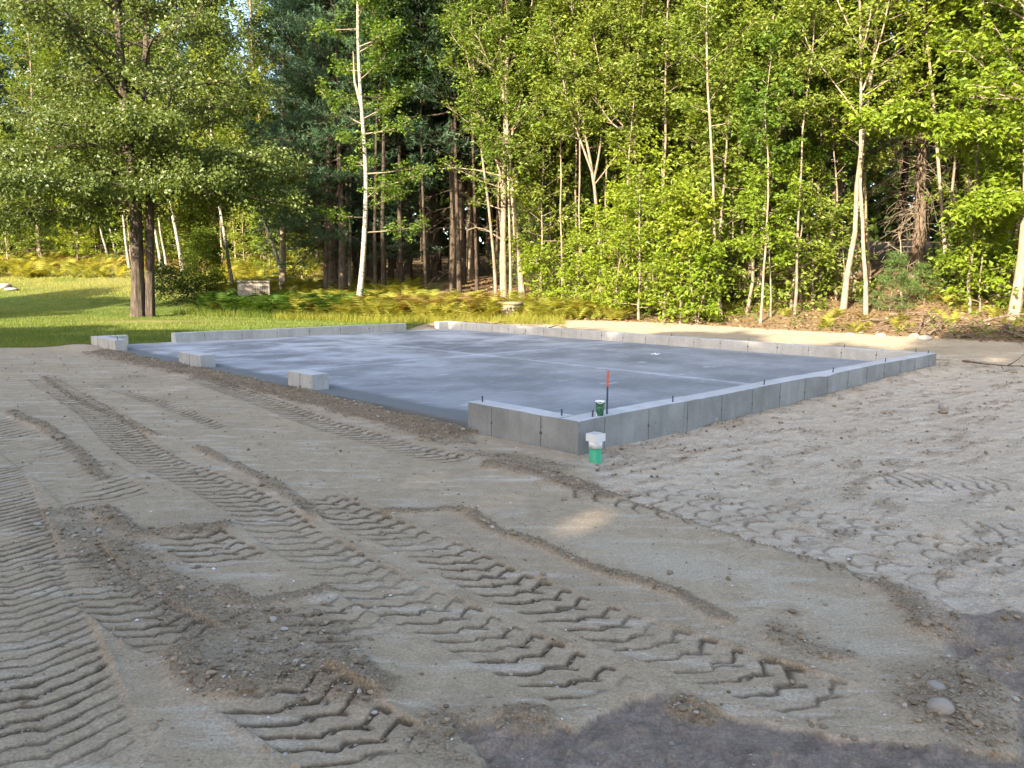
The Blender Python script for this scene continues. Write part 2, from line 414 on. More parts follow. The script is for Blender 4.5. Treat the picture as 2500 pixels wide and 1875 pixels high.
# --- outlines of the soil areas, read off the photograph on the level ground
# tread prints: left edge of each print as read off the photograph, width, lug pitch, depth, seed, style
TRACKS = [
    ([(60, 935), (100, 960), (133, 981), (177, 1007), (221, 1045), (285, 1108), (373, 1158), (437, 1184), (522, 1228), (570, 1262), (640, 1325), (707, 1369), (821, 1444), (928, 1499), (1057, 1562), (1169, 1622), (1300, 1690), (1423, 1758)], 0.35, 0.122, 0.030, 3, 'lug'),
    ([(690, 1228), (760, 1255), (840, 1293), (930, 1330), (1017, 1366), (1102, 1420), (1159, 1448), (1250, 1485), (1390, 1545), (1472, 1581), (1618, 1632), (1761, 1688), (1952, 1750), (2080, 1795)], 0.34, 0.128, 0.028, 7, 'lug'),
    ([(-160, 1030), (-60, 1075), (30, 1130), (110, 1190), (170, 1250)], 0.52, 0.125, 0.020, 11, 'bar'),
    ([(80, 1350), (105, 1382), (160, 1443), (214, 1495), (260, 1535), (323, 1576), (420, 1622)], 0.30, 0.105, 0.028, 13, 'lug'),
    ([(360, 1312), (400, 1335), (455, 1372), (500, 1405)], 0.36, 0.115, 0.028, 17, 'lug'),
    ([(500, 1712), (542, 1737), (588, 1768), (638, 1802), (700, 1846), (770, 1900), (850, 1960)], 0.38, 0.108, 0.024, 19, 'lug'),
    ([(650, 1500), (705, 1530), (770, 1570), (850, 1610)], 0.36, 0.11, 0.018, 21, 'lug'),
    ([(-125, 1150), (-118, 1300), (-112, 1450), (-104, 1600), (-96, 1750), (-90, 1880), (-90, 2000)], 0.46, 0.086, 0.020, 23, 'bar'),
    ([(440, 935), (480, 947), (560, 974), (640, 1002), (720, 1032), (850, 1070), (995, 1112), (1121, 1137)], 0.32, 0.12, 0.020, 29, 'lug'),
    ([(1330, 1205), (1480, 1232), (1600, 1262), (1803, 1310), (1985, 1378), (2210, 1455), (2436, 1500)], 0.50, 0.17, 0.034, 31, 'cup'),
    ([(1520, 1180), (1700, 1225), (1900, 1262), (2100, 1300), (2300, 1360), (2560, 1420)], 0.42, 0.17, 0.030, 37, 'cup'),
    ([(2150, 1175), (2300, 1180), (2560, 1195)], 0.5, 0.11, 0.028, 39, 'bar'),
    ([(2200, 1290), (2350, 1310), (2560, 1335)], 0.5, 0.11, 0.028, 41, 'bar'),
    ([(225, 950), (384, 1000), (538, 1055)], 0.16, 0.11, 0.012, 43, 'bar'),
]
# one lug print as polylines: across the print (-1 left edge .. 1 right edge), along it (in half widths)
STYLE = {
    'lug': [[(-1.0, -1.0), (-.72, -.76), (-.28, -.34), (-.08, -.40), (.14, -.24), (.34, -.02), (.40, .06)], [(-.10, .02), (.02, -.02), (.34, .24), (.92, .02), (.97, .28)]],
    'bar': [[(-1.0, .02), (-.6, -.08), (-.25, -.05), (-.05, .06)], [(-.02, .22), (.3, .12), (.95, -.16)]],
    'cup': [[(-.95, .30), (-.7, .02), (-.35, -.10), (-.05, .10), (.0, .36)], [(.05, .55), (.15, .28), (.5, .14), (.85, .26), (.98, .56)]],
}
def lug_field(s_, t_, h_, pitch, style, jit):
    """distance in metres to the nearest ledge line of the print"""
    best = np.full(s_.shape, 9.0); side = np.zeros(s_.shape)
    k0 = np.floor(s_ / pitch)
    lo = min(p[1] for pl in STYLE[style] for p in pl) * h_; hi = max(p[1] for pl in STYLE[style] for p in pl) * h_
    for di in range(int(math.floor(-hi / pitch)) - 1, int(math.ceil(-lo / pitch)) + 2):
        i = k0 + di
        wob = (hash2(i, i * 0, 5) - .5) * pitch * .18
        ds = s_ - i * pitch - wob + jit
        for j, pl in enumerate(STYLE[style]):
            for a, b in zip(pl, pl[1:]):
                ax_, ay_ = a[0] * h_, a[1] * h_ + (pitch / 2 if j else 0); ex, ey = (b[0] - a[0]) * h_, (b[1] - a[1]) * h_
                q = np.clip(((t_ - ax_) * ex + (ds - ay_) * ey) / (ex * ex + ey * ey), 0, 1)
                dx = t_ - ax_ - q * ex; dy = ds - ay_ - q * ey; d = np.sqrt(dx * dx + dy * dy)
                m = d < best; best[m] = d[m]; side[m] = dy[m]
    return best, side
BERMS = [   # line, half width, height, loose strength
    ([(1168, 1133), (1250, 1145), (1320, 1160), (1429, 1196), (1519, 1222)], 0.13, 0.050, 1.0),
    ([(1150, 1112), (1290, 1130), (1400, 1160)], 0.09, 0.022, .8),
    ([(1519, 1222), (1645, 1258), (1815, 1314), (2041, 1376), (2150, 1412)], 0.045, 0.020, .9),
    ([(2100, 1400), (2210, 1442), (2290, 1515), (2330, 1580)], 0.13, 0.045, 1.0),
    ([(904, 1258), (1017, 1251), (1130, 1250), (1215, 1300), (1335, 1334), (1476, 1395), (1645, 1452), (1758, 1508), (1843, 1536)], 0.05, 0.026, .95),
    ([(1843, 1536), (2010, 1590), (2130, 1610)], 0.06, 0.015, .7),
    ([(243, 1240), (280, 1280), (339, 1308), (480, 1298), (593, 1273)], 0.07, 0.03, .95),
    ([(531, 1432), (588, 1478), (734, 1462), (835, 1432)], 0.06, 0.03, .95),
    ([(418, 1570), (508, 1655), (621, 1672), (720, 1640), (800, 1632), (904, 1690), (970, 1712)], 0.11, 0.045, 1.0),
    ([(20, 1012), (110, 1050), (190, 1110), (250, 1180)], 0.07, 0.02, .8),
    ([(100, 930), (190, 985), (300, 1030), (390, 1072)], 0.05, 0.018, .7),
    ([(470, 1090), (600, 1150), (730, 1228), (800, 1275)], 0.06, 0.022, .8),
    ([(1600, 1702), (1700, 1735), (1815, 1752)], 0.07, 0.03, .9),
    ([(1170, 1752), (1290, 1762), (1400, 1770)], 0.07, 0.03, .9),
]
LOOSE = [
    [(100, 853), (270, 862), (460, 893), (700, 958), (850, 985), (1000, 1030), (1141, 1062), (1180, 1088), (1050, 1084), (900, 1036), (760, 985), (600, 948), (450, 930), (300, 898), (200, 872)],
    [(60, 1240), (230, 1235), (330, 1312), (470, 1400), (560, 1450), (640, 1530), (700, 1600), (480, 1650), (420, 1545), (300, 1440), (170, 1375), (100, 1300)],
    [(2160, 1640), (2330, 1600), (2480, 1680), (2500, 1800), (2380, 1838), (2240, 1790), (2180, 1720)],
    [(520, 1640), (800, 1620), (960, 1700), (760, 1720), (600, 1690)],
    [(1040, 1720), (1180, 1730), (1120, 1800), (1180, 1880), (1060, 1880), (960, 1780)],
    [(430, 1560), (620, 1470), (860, 1520), (900, 1600), (700, 1640), (500, 1640)],
    [(1110, 1095), (1270, 1110), (1420, 1140), (1350, 1170), (1200, 1140)],
    [(1880, 1520), (2050, 1590), (2100, 1620), (1950, 1600)],
]
GREY = [(1412, 1113), (1480, 1195), (1645, 1257), (1815, 1314), (2041, 1376), (2210, 1438), (2295, 1512), (2330, 1590), (2465, 1669), (2490, 1810), (2900, 1900), (2900, 870), (2290, 880)]
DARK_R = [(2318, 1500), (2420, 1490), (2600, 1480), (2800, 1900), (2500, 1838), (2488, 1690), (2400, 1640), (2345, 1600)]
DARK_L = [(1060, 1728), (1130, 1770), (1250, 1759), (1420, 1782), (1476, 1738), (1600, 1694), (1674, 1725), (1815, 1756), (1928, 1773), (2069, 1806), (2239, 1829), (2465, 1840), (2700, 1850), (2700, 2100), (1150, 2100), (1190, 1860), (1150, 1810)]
SHEET_PALE = [[(1300, 1290), (1700, 1330), (2000, 1400), (2180, 1480), (2300, 1610), (2050, 1640), (1850, 1560), (1600, 1440)], [(1620, 1150), (2500, 1130), (2500, 1330), (2000, 1300), (1640, 1230)]]

def soil(X, Y):
    """height and colour masks of the bare ground and of what lies round it"""
    Z = zbase(X, Y)
    wx = X + .10 * fbm(X * 2.2, Y * 2.2, 4, 41); wy = Y + .10 * fbm(X * 2.2, Y * 2.2, 4, 42)
    near = (Y < 17) & (Y > 1) & (np.abs(X) < 16)
    A = {k: np.zeros(X.shape) for k in ('grey', 'pale', 'dark', 'grass', 'dry', 'litter', 'loose', 'slot_shade')}
    u, v = uv_of(X, Y)
    if near.any():
        i = np.nonzero(near)[0]; x = X[i]; y = Y[i]; ax = wx[i]; ay = wy[i]
        grey = sst(.06, -.06, sdf(P(GREY), ax, ay))
        hx = .035 * fbm(x * 14, y * 14, 3, 43)
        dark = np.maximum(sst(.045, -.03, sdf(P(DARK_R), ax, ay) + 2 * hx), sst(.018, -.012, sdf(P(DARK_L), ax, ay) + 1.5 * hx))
        pale = np.zeros(len(i))
        for pl in SHEET_PALE:
            pale = np.maximum(pale, sst(.15, -.3, sdf(P(pl), ax, ay)))
        pale *= sst(-.12, .18, fbm(x * 1.7 + y * .9, y * 3.1, 5, 51))
        loose = np.zeros(len(i)); n0 = fbm(x * 3.3, y * 3.3, 4, 77)
        for pl in LOOSE:
            loose = np.maximum(loose, sst(.10, -.12, sdf(P(pl), ax, ay) + .16 * n0) * (.62 + .9 * n0))
        z = Z[i]
        z = z + 0.03 * fbm(x * .55, y * .55, 3, 61) * sst(0, 4, y)
        z -= 0.016 * dark + 0.03 * grey * (1 - dark)
        n1 = fbm(x * 5, y * 5, 4, 71); n2 = fbm(x * 26, y * 26, 3, 72); n3 = vnoise(x * 46, y * 46, 73)
        an = fbm((x * .8 + y * .6) * 3, (y * .8 - x * .6) * 11, 4, 75)
        track_any = np.zeros(len(i)); slot_shade = np.zeros(len(i))
        for line, w, pitch, depth, seed, style in TRACKS:
            ln = smooth_line(P(line), 54)
            tg = unit(np.gradient(ln, axis=0)); ln = ln + np.stack([-tg[:, 1], tg[:, 0]], 1) * (w / 2)
            best, s, t, L = st_of(ln, ax * .12 + x * .88, ay * .12 + y * .88, w * .8)
            m = best < w * .8
            if not m.any(): continue
            k = np.nonzero(m)[0]
            s_, t_, d_ = s[k], t[k], best[k]
            wear = np.clip((.70 if style == 'bar' else .98) + (3.4 if style == 'bar' else 2.2) * fbm(x[k] * 1.9, y[k] * 1.9, 4, seed), .05, 1.05)
            ends = sst(0, .2, s_) * sst(L, L - .2, s_)
            h_ = w / 2
            inside = sst(h_ * 1.10, h_ * .98, d_) * ends
            jit = .012 * (fbm(x[k] * 16, y[k] * 16, 2, seed + 1) * 3)
            ld, sd = lug_field(s_, t_, h_, pitch, style, jit)
            ld = np.maximum(ld + .004 * (n2[k]) , 0)
            wid = .0062 + .0026 * y[k] / 3 + .006 * np.clip(n1[k] * 2, -.5, 1)
            cutl = np.exp(-(ld / wid) ** 2)
            # a narrow slot, the soil behind it left a little proud of the plate before it
            lip = np.where(sd < 0, np.exp(-ld / .022), -.15 * np.exp(-ld / .03))
            z[k] += inside * wear * (-depth * .50 * cutl + depth * .14 * lip)
            z[k] -= inside * .006
            rim = np.exp(-((d_ - h_ * 1.08) / .028) ** 2) * ends * np.clip(.35 + n1[k] * 2.2, 0, 1)
            z[k] += rim * .006
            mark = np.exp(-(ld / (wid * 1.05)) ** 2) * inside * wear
            loose[k] = np.maximum(loose[k], np.clip(.6 * mark + rim * .35, 0, .9) * (1 - dark[k]))  # slots get painted shade through this mask too; the rims are loose soil
            slot_shade[k] = np.maximum(slot_shade[k], np.clip((.45 if style == 'cup' else .9) * mark, 0, .85))  # painted shade along the slot lines
            track_any[k] = np.maximum(track_any[k], inside)
        for line, hw, hh, st_ in BERMS:
            ln = smooth_line(P(line), 36)
            best, s, t, L = st_of(ln, ax, ay, hw * 3)
            k = np.nonzero(best < hw * 3)[0]
            if not len(k): continue
            g = np.exp(-(best[k] / hw) ** 2 * .9) * sst(0, .12, s[k]) * sst(L, L - .12, s[k])
            z[k] += .7 * hh * g * (1 + 1.4 * n1[k])
            loose[k] = np.maximum(loose[k], sst(.22, .75, g + .55 * n1[k]) * st_ * .8)
        z += loose * (1 - track_any) * (.008 + .022 * np.abs(n2) + .012 * (n3 - .4) + .03 * n1)
        z += (1 - loose) * (1 - track_any * .6) * (.010 * n1 + .0045 * n2)
        z += grey * (1 - dark) * (1 - .7 * track_any) * (.030 * an + .020 * n2 + .02 * n1)
        z += dark * (.045 * an + .030 * n2 + .03 * n1)
        loose *= (1 - .5 * grey)
        loose = np.maximum(loose, grey * .45 * sst(.05, .25, an + .3 * n2))
        Z[i] = z
        A['grey'][i] = grey; A['dark'][i] = dark * (1 - .85 * loose); A['slot_shade'][i] = slot_shade; A['pale'][i] = pale * (1 - loose); A['loose'][i] = np.clip(loose, 0, 1)
    # sand behind and beside the foundation
    A['grey'] = A['grey'] * (1 - sst(12, 15.5, Y))
    A['pale'] = np.maximum(A['pale'], .35 * sst(13, 18, Y) * sst(-3, 2, X) * sst(-.25, .2, fbm(X * 1.2, Y * 1.2, 4, 81)))
    # soil pushed up against the walls
    nb = fbm(X * 3.2, Y * 3.2, 4, 91)
    wallr = np.exp(-((v + .12) / .22) ** 2) * sst(-.3, .2, u) * sst(UL + .5, UL, u) * (v < .2)
    Z = Z + wallr * (.05 * (nb + .3) + .06 * sst(.5, 8, u)) * (Y < 17)
    A['loose'] = np.maximum(A['loose'], .4 * wallr * sst(.0, .3, nb + .2))
    fr = (v > 1.25) & (v < 13.4) & (u < .25) & (u > -1.4)
    ridge = np.where(fr, np.exp(-((u + .16) / .26) ** 2), 0)
    Z = Z + ridge * (.035 + .10 * (nb + .12))
    A['loose'] = np.where(fr, np.maximum(A['loose'], sst(.10, .5, ridge + .7 * nb)), A['loose'])
    # lawn, meadow, leaf litter
    ed = edge_y(X); t = Y - ed
    lawn_line = np.interp(X, [-60, -12, -9.0, -8.2], [14.6, 14.8, 15.3, 16.1])
    nn = fbm(X * .9, Y * .9, 4, 95)
    lawn = sst(-.12, .15, Y - lawn_line + .25 * nn) * sst(.10, -.05, X + 2.9 - (Y - 20.6) * .15 + .4 * nn) * (v > VL - .25)
    A['grass'] = lawn
    bare = np.exp(-(((X + 11.2) / 3.2) ** 2 + ((Y - 24.4) / 1.5) ** 2)) * sst(-.2, .25, nn + .1)
    strip = np.exp(-((Y - (25.4 + .55 * (X + 7))) / .45) ** 2) * sst(-10, -7, X) * sst(-2.5, -4, X)
    A['dry'] = np.clip(lawn * np.maximum(.9 * bare, .9 * strip * sst(-.1, .2, nn)) + lawn * .75 * sst(2.0, 6, t) * sst(-.2, .2, nn + .12), 0, 1)
    lit = sst(.0, .35, t + .35 * nn) * sst(-4.5, -1.5, X)
    lit = np.maximum(lit, sst(12, 17, t + 3 * nn))
    A['litter'] = lit
    A['grass'] = A['grass'] * (1 - lit)
    for k in ('grey', 'pale', 'loose', 'dark'):
        A[k] = A[k] * (1 - np.clip(lawn * 1.2, 0, 1)) if k == 'loose' else A[k]
    inside = (u > .10) & (u < UL - .08) & (v > .08) & (v < VL - .08)
    Z = np.where(inside, -.12, Z)
    return Z, A

def grid_faces(nr, nc):
    i = np.arange(nr - 1)[:, None] * nc; j = np.arange(nc - 1)[None]
    return np.stack([i + j, i + j + 1, i + nc + j + 1, i + nc + j], -1).reshape(-1, 4)

NR, NC = 800, 800
FAN = 14.2
rows = 1.7 * (FAN / 1.7) ** np.linspace(0, 1, NR)
cols = np.linspace(-1, 1, NC)
GX = (cols[None, :] * (0.70 * rows[:, None] + 0.4)).ravel(); GY = np.repeat(rows, NC)
GZ, GA = soil(GX, GY)
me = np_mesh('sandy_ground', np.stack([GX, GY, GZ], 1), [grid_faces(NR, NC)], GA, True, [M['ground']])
o = link('sandy_ground', me); o['kind'] = 'structure'

# wider ground: one sheet to the horizon, a little lower where the fine sheet lies on it
xs = np.concatenate([np.linspace(-900, -95, 12), np.arange(-90, -16, .8), np.arange(-16, 14, .11), np.arange(14, 90, .8), np.linspace(95, 900, 12)])
ys = np.concatenate([np.linspace(-900, -45, 12), np.arange(-40, 0, 2.0), np.arange(0, 12, .6), np.arange(12, 27, .10), np.arange(27, 75, .6), np.linspace(78, 900, 12)])
TX, TY = np.meshgrid(xs, ys); TX = TX.ravel(); TY = TY.ravel()
TZ, TA = soil(TX, TY)
infan = sst(0, .3, np.minimum(np.minimum(TY - 1.7, FAN - TY), (0.70 * TY + 0.4) - np.abs(TX)))
TZ = TZ - .10 * infan
TA['loose'] *= 0
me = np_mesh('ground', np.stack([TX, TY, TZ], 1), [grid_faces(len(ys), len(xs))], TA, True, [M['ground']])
o = link('ground', me); o['kind'] = 'structure'

# ------------------------------------------------------------------ foundation
def slab_material():
    m, n, l, b = new_mat("floated_concrete_slab")
    c = coord(n)
    a = mapped(n, l, c, (1, 1, 1), (0, 0, rad(0)))
    big = nz(n, l, .45, 4, .55, a)
    s1 = nz(n, l, 1.1, 6, .68, mapped(n, l, c, (.9, 1.15, 1), (0, 0, rad(20))))
    s2 = nz(n, l, 2.6, 6, .7, mapped(n, l, c, (.6, 1.3, 1), (0, 0, rad(-35))))
    sep = n.new('ShaderNodeSeparateXYZ'); l.new(c, sep.inputs[0])
    col = mix(n, l, ramp(n, l, big, .35, .65), (0.16, 0.17, 0.19), (0.24, 0.245, 0.26))
    w1 = ramp(n, l, mth(n, l, 'ADD', mth(n, l, 'MULTIPLY', s1, .7), mth(n, l, 'MULTIPLY', big, .3)), .44, .60)
    # paler patches towards the doorways and the far left corner
    far = mth(n, l, 'MULTIPLY', ramp(n, l, mth(n, l, 'MULTIPLY', sep.outputs[1], 1 / 12.6), .3, .8), .75)
    w1 = mth(n, l, 'MULTIPLY', w1, mth(n, l, 'ADD', .35, far))
    col = mix(n, l, w1, col, (0.44, 0.455, 0.50))
    col = mix(n, l, mth(n, l, 'MULTIPLY', ramp(n, l, s2, .60, .67), .6), col, (0.42, 0.43, 0.46))
    s3 = nz(n, l, 9, 5, .7, mapped(n, l, c, (.35, 1.5, 1), (0, 0, rad(-40))))
    col = mix(n, l, mth(n, l, 'MULTIPLY', ramp(n, l, s3, .54, .74), .45), col, (0.44, 0.45, 0.48))
    col = mix(n, l, mth(n, l, 'MULTIPLY', ramp(n, l, nz(n, l, 1.7, 6, .7, c), .56, .7), .3), col, (0.15, 0.155, 0.16))
    # dusty bands beside the two saw cuts
    for k, ax, mid_ in ((0, 0, UL / 2), (1, 1, VL / 2)):
        d = mth(n, l, 'ABSOLUTE', mth(n, l, 'SUBTRACT', sep.outputs[ax], mid_))
        d = mth(n, l, 'ADD', d, mth(n, l, 'MULTIPLY', mth(n, l, 'SUBTRACT', s2, .5), .5))
        col = mix(n, l, mth(n, l, 'MULTIPLY', ramp(n, l, d, .0, .14, (1, 1, 1, 1), (0, 0, 0, 1)), .55), col, (0.46, 0.48, 0.54))
    # damp margin along the door line
    e = mth(n, l, 'ADD', sep.outputs[0], mth(n, l, 'MULTIPLY', mth(n, l, 'SUBTRACT', s1, .5), .5))
    col = mix(n, l, ramp(n, l, e, .32, .5, (1, 1, 1, 1), (0, 0, 0, 1)), col, (0.13, 0.135, 0.14))
    l.new(col, b.inputs['Base Color'])
    l.new(ramp(n, l, s1, .3, .7, (.62, .62, .62, 1), (.8, .8, .8, 1)), b.inputs['Roughness'])
    b.inputs['Specular IOR Level'].default_value = .5
    bump(n, l, b, s2, .15, .004)
    return m
M['slab'] = slab_material()
found = thing('garage_foundation', 'grey concrete garage foundation with low curb walls, door gaps and bare slab', 'foundation', (FX, FY, 0), rad(45))
# local axes of the foundation: x runs along the right hand wall, y along the door line
def slab_panel(x0, x1, y0, y1):
    bm = bmesh.new(); bm_box(bm, ((x0 + x1) / 2, (y0 + y1) / 2, Z_SLAB / 2 - .05), (x1 - x0, y1 - y0, Z_SLAB + .1), .004)
    return bm_obj('slab_panel', bm, M['slab'], found)
g = .005; mu, mv = UL / 2, VL / 2
for (a, b_) in ((.006, mu - g), (mu + g, UL - TW - .002)):
    for (c, d) in ((TW + .002, mv - g), (mv + g, VL)):
        slab_panel(a, b_, c, d)
rng = np.random.default_rng(4)
def wall_run(name, x0, x1, y0, y1, mat, seams, zb=-.25, dent=None):
    """one straight run of curb wall, its top slightly uneven, rounded arrises"""
    along = 0 if (x1 - x0) > (y1 - y0) else 1
    L = (x1 - x0) if along == 0 else (y1 - y0); Wd = (y1 - y0) if along == 0 else (x1 - x0)
    n = max(3, int(L / .12)); r = .007
    prof = [(0, zb), (0, Z_TOP - r), (r * .4, Z_TOP - r * .4), (r, Z_TOP), (Wd - r, Z_TOP), (Wd - r * .4, Z_TOP - r * .4), (Wd, Z_TOP - r), (Wd, zb)]
    V = []; 
    for i in range(n + 1):
        s = L * i / n; wob = .004 * math.sin(s * 2.1) + rng.normal(0, .0012)
        for (w, z) in prof:
            V.append((x0 + s, y0 + w, z + (wob if z > 0 else 0)) if along == 0 else (x0 + Wd - w, y0 + s, z + (wob if z > 0 else 0)))
    V = np.array(V); kp = len(prof)
    if dent:                                      # a broken arris
        ax = along; d = np.exp(-((V[:, ax] - dent[0]) / dent[1]) ** 2)
        out = (V[:, 1 - ax] < (y0 if along == 0 else x0) + .03) & (V[:, 2] > 0)
        V[out, 2] -= d[out] * .028; 
    F = []; mi = []
    for i in range(n):
        for j in range(kp - 1):
            F.append((i * kp + j, (i + 1) * kp + j, (i + 1) * kp + j + 1, i * kp + j + 1)); mi.append(1 if j in (2, 3, 4) else 0)
    caps = [tuple(range(kp)), tuple(range(n * kp + kp - 1, n * kp - 1, -1))]
    me = np_mesh(name, V, [np.array(F), np.array(caps)], mats=[mat, M['wall_top']], midx=mi + [0, 0])
    o = link(name, me, found)
    return o, along
bm = bmesh.new(); bm_box(bm, (0, 0, 0), (.005, .005, .5)); seam_me = bpy.data.meshes.new('form_seam'); bm.to_mesh(seam_me); bm.free(); seam_me.materials.append(M['seam'])
bm = bmesh.new(); bmesh.ops.create_icosphere(bm, subdivisions=2, radius=.015)
for v_ in bm.verts: v_.co *= 1 + .35 * (random.Random(hash((round(v_.co.x, 4), round(v_.co.z, 4)))).random() - .3); v_.co.y *= .5
tie_me = bpy.data.meshes.new('form_tie'); bm.to_mesh(tie_me); bm.free(); tie_me.materials.append(M['tie'])
def seam_row(wall, along, pos, face, outer):
    """form panel joints and tie stubs on one face of a wall run"""
    for p in pos:
        s = link('form_seam', seam_me, wall); t = link('form_tie', tie_me, wall)
        zt = (.125 if outer else .20) + rng.normal(0, .008)
        if along == 0:
            s.location = (p, face, Z_TOP - .262); t.location = (p, face, zt)
        else:
            s.location = (face, p, Z_TOP - .262); s.rotation_euler = (0, 0, rad(90)); t.location = (face, p, zt); t.rotation_euler = (0, 0, rad(90))
        t.rotation_euler[1] = rng.uniform(-1, 1); t.scale = (rng.uniform(.7, 1.1),) * 3
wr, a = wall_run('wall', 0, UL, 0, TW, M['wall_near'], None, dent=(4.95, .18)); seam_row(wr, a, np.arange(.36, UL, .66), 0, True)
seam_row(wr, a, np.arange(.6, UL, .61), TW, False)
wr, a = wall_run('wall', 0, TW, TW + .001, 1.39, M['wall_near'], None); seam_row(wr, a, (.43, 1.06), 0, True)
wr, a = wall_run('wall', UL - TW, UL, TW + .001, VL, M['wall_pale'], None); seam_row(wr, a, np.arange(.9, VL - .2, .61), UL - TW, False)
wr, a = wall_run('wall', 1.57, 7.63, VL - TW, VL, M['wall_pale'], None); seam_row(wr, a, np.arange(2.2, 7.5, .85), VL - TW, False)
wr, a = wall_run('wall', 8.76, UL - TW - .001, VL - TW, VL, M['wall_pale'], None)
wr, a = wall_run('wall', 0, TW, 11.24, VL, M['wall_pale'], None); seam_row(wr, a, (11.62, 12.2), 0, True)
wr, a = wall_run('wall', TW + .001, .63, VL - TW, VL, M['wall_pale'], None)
for (y0, y1) in ((4.26, 4.86), (7.5, 8.32)):
    wr, a = wall_run('pier', 0.002, TW + .02, y0, y1, M['pier'], None); seam_row(wr, a, ((y0 + y1) / 2,), .002, True)
# anchor bolts, each where the photograph shows one
bm = bmesh.new(); bm_lathe(bm, [(.0001, -.05), (.0075, -.05), (.0075, .062), (.006, .066), (.0001, .066)], 10); bolt_me = bpy.data.meshes.new('anchor_bolt'); bm.to_mesh(bolt_me); bm.free(); bolt_me.materials.append(M['steel'])
for (a, b_) in ((1171.5, 983), (1358, 1017.6), (1450, 1019), (1644.7, 981.8), (1868, 940), (2034, 908), (2164, 884), (2266, 863), (2237, 860), (2062, 848.5), (1834, 832.5), (1633, 821), (1326, 800.5), (1231, 793.5), (610.5, 805), (782, 797.5), (434, 812), (241, 821.5), (282, 829.5), (277, 818.3)):
    q = pg(a, b_, Z_TOP); u, v = uv_of(q[0], q[1])
    # keep it on its wall
    if v < TW: v = min(max(v, .05), TW - .05)
    elif v > VL - .5: v = VL - TW / 2
    if v > TW and v < VL - .5: u = .1 if u < 3 else UL - TW / 2
    u = min(max(u, .06), UL - .06)
    o = link('anchor_bolt', bolt_me, found, (u, v, Z_TOP - .004)); o.rotation_euler = (rng.normal(0, .05), rng.normal(0, .05), 0)
# scraps on the slab
for (a, b_, lab) in ((2060 / 2.765 + 850, 318 / 2.765 + 750, 'small white scrap lying on the slab, left one of a pair'), (2086 / 2.765 + 850, 321 / 2.765 + 750, 'small white scrap lying on the slab, right one of a pair')):
    q = pg(a, b_, Z_SLAB); bm = bmesh.new(); bm_box(bm, (0, 0, .006), (.10, .07, .006), .002)
    for v_ in bm.verts: v_.co.z += .012 * math.sin(v_.co.x * 40)
    tag(bm_obj('paper_scrap', bm, M['paper'], None, loc=(q[0], q[1], Z_SLAB + .002)), lab, 'scrap')

# marker stake standing on the wall
q = pg(1481.8, 1011, Z_TOP)
st = thing('marker_stake', 'thin upright steel stake with an orange painted top on the corner wall', 'stake', (q[0], q[1], Z_TOP))
bm = bmesh.new(); bm_lathe(bm, [(.0001, -.01), (.0078, -.01)] + [(.0078 + .0009 * (k % 2), .012 * k) for k in range(0, 22)] + [(.0001, .262)], 10); bm_obj('shaft', bm, M['steel'], st)
bm = bmesh.new(); bm_lathe(bm, [(.0085, .245), (.0088, .262), (.0088, .382), (.0001, .385)], 12); bm_obj('painted_tip', bm, M['orange'], st)

# paper cup
q = pg(1464.5, 1015.5, Z_TOP)
m, n, l, b = new_mat('printed_green_paper'); c = coord(n)
col = mix(n, l, nz(n, l, 25, 3, .5, c), (0.015, 0.085, 0.03), (0.03, 0.15, 0.055))
col = mix(n, l, ramp(n, l, nz(n, l, 55, 2, .5, mapped(n, l, c, (1, 1, .5))), .56, .6), col, (0.008, 0.035, 0.014))
l.new(col, b.inputs['Base Color']); b.inputs['Roughness'].default_value = .45
M['cup'] = m
cup = thing('paper_cup', 'green paper coffee cup with white rim standing on the corner wall', 'cup', (q[0], q[1], Z_TOP + .001))
bm = bmesh.new(); bm_lathe(bm, [(.0001, .004), (.029, .004), (.0285, 0), (.0425, .128)], 32); bm_obj('body', bm, M['cup'], cup, True)
bm = bmesh.new()
bm_lathe(bm, [(.041, .126), (.0435, .1275), (.0445, .1305), (.0425, .133), (.040, .131), (.0395, .127), (.027, .008), (.0001, .008)], 32)
for v_ in bm.verts:
    if v_.co.z > .12:
        a_ = math.atan2(v_.co.y, v_.co.x)
        v_.co.z -= .012 * math.exp(-((a_ + 1.7) / .75) ** 2); v_.co.x *= 1 + .02 * math.sin(3 * a_)
bm_obj('rim', bm, M['cup_white'], cup, True)
bm = bmesh.new(); bm_lathe(bm, [(.0383, .088), (.0397, .100), (.0387, .100)], 32)
for f in list(bm.faces):
    c_ = f.calc_center_median()
    if not (-2.2 < math.atan2(c_.y, c_.x) < -1.0): bm.faces.remove(f)
bm_obj('printed_emblem', bm, M['cup_dark'], cup, True)
bm = bmesh.new(); bm_box(bm, (-.0295, -.008, .014), (.006, .014, .022), .001); bm_obj('paper_tab', bm, M['cup_white'], cup)

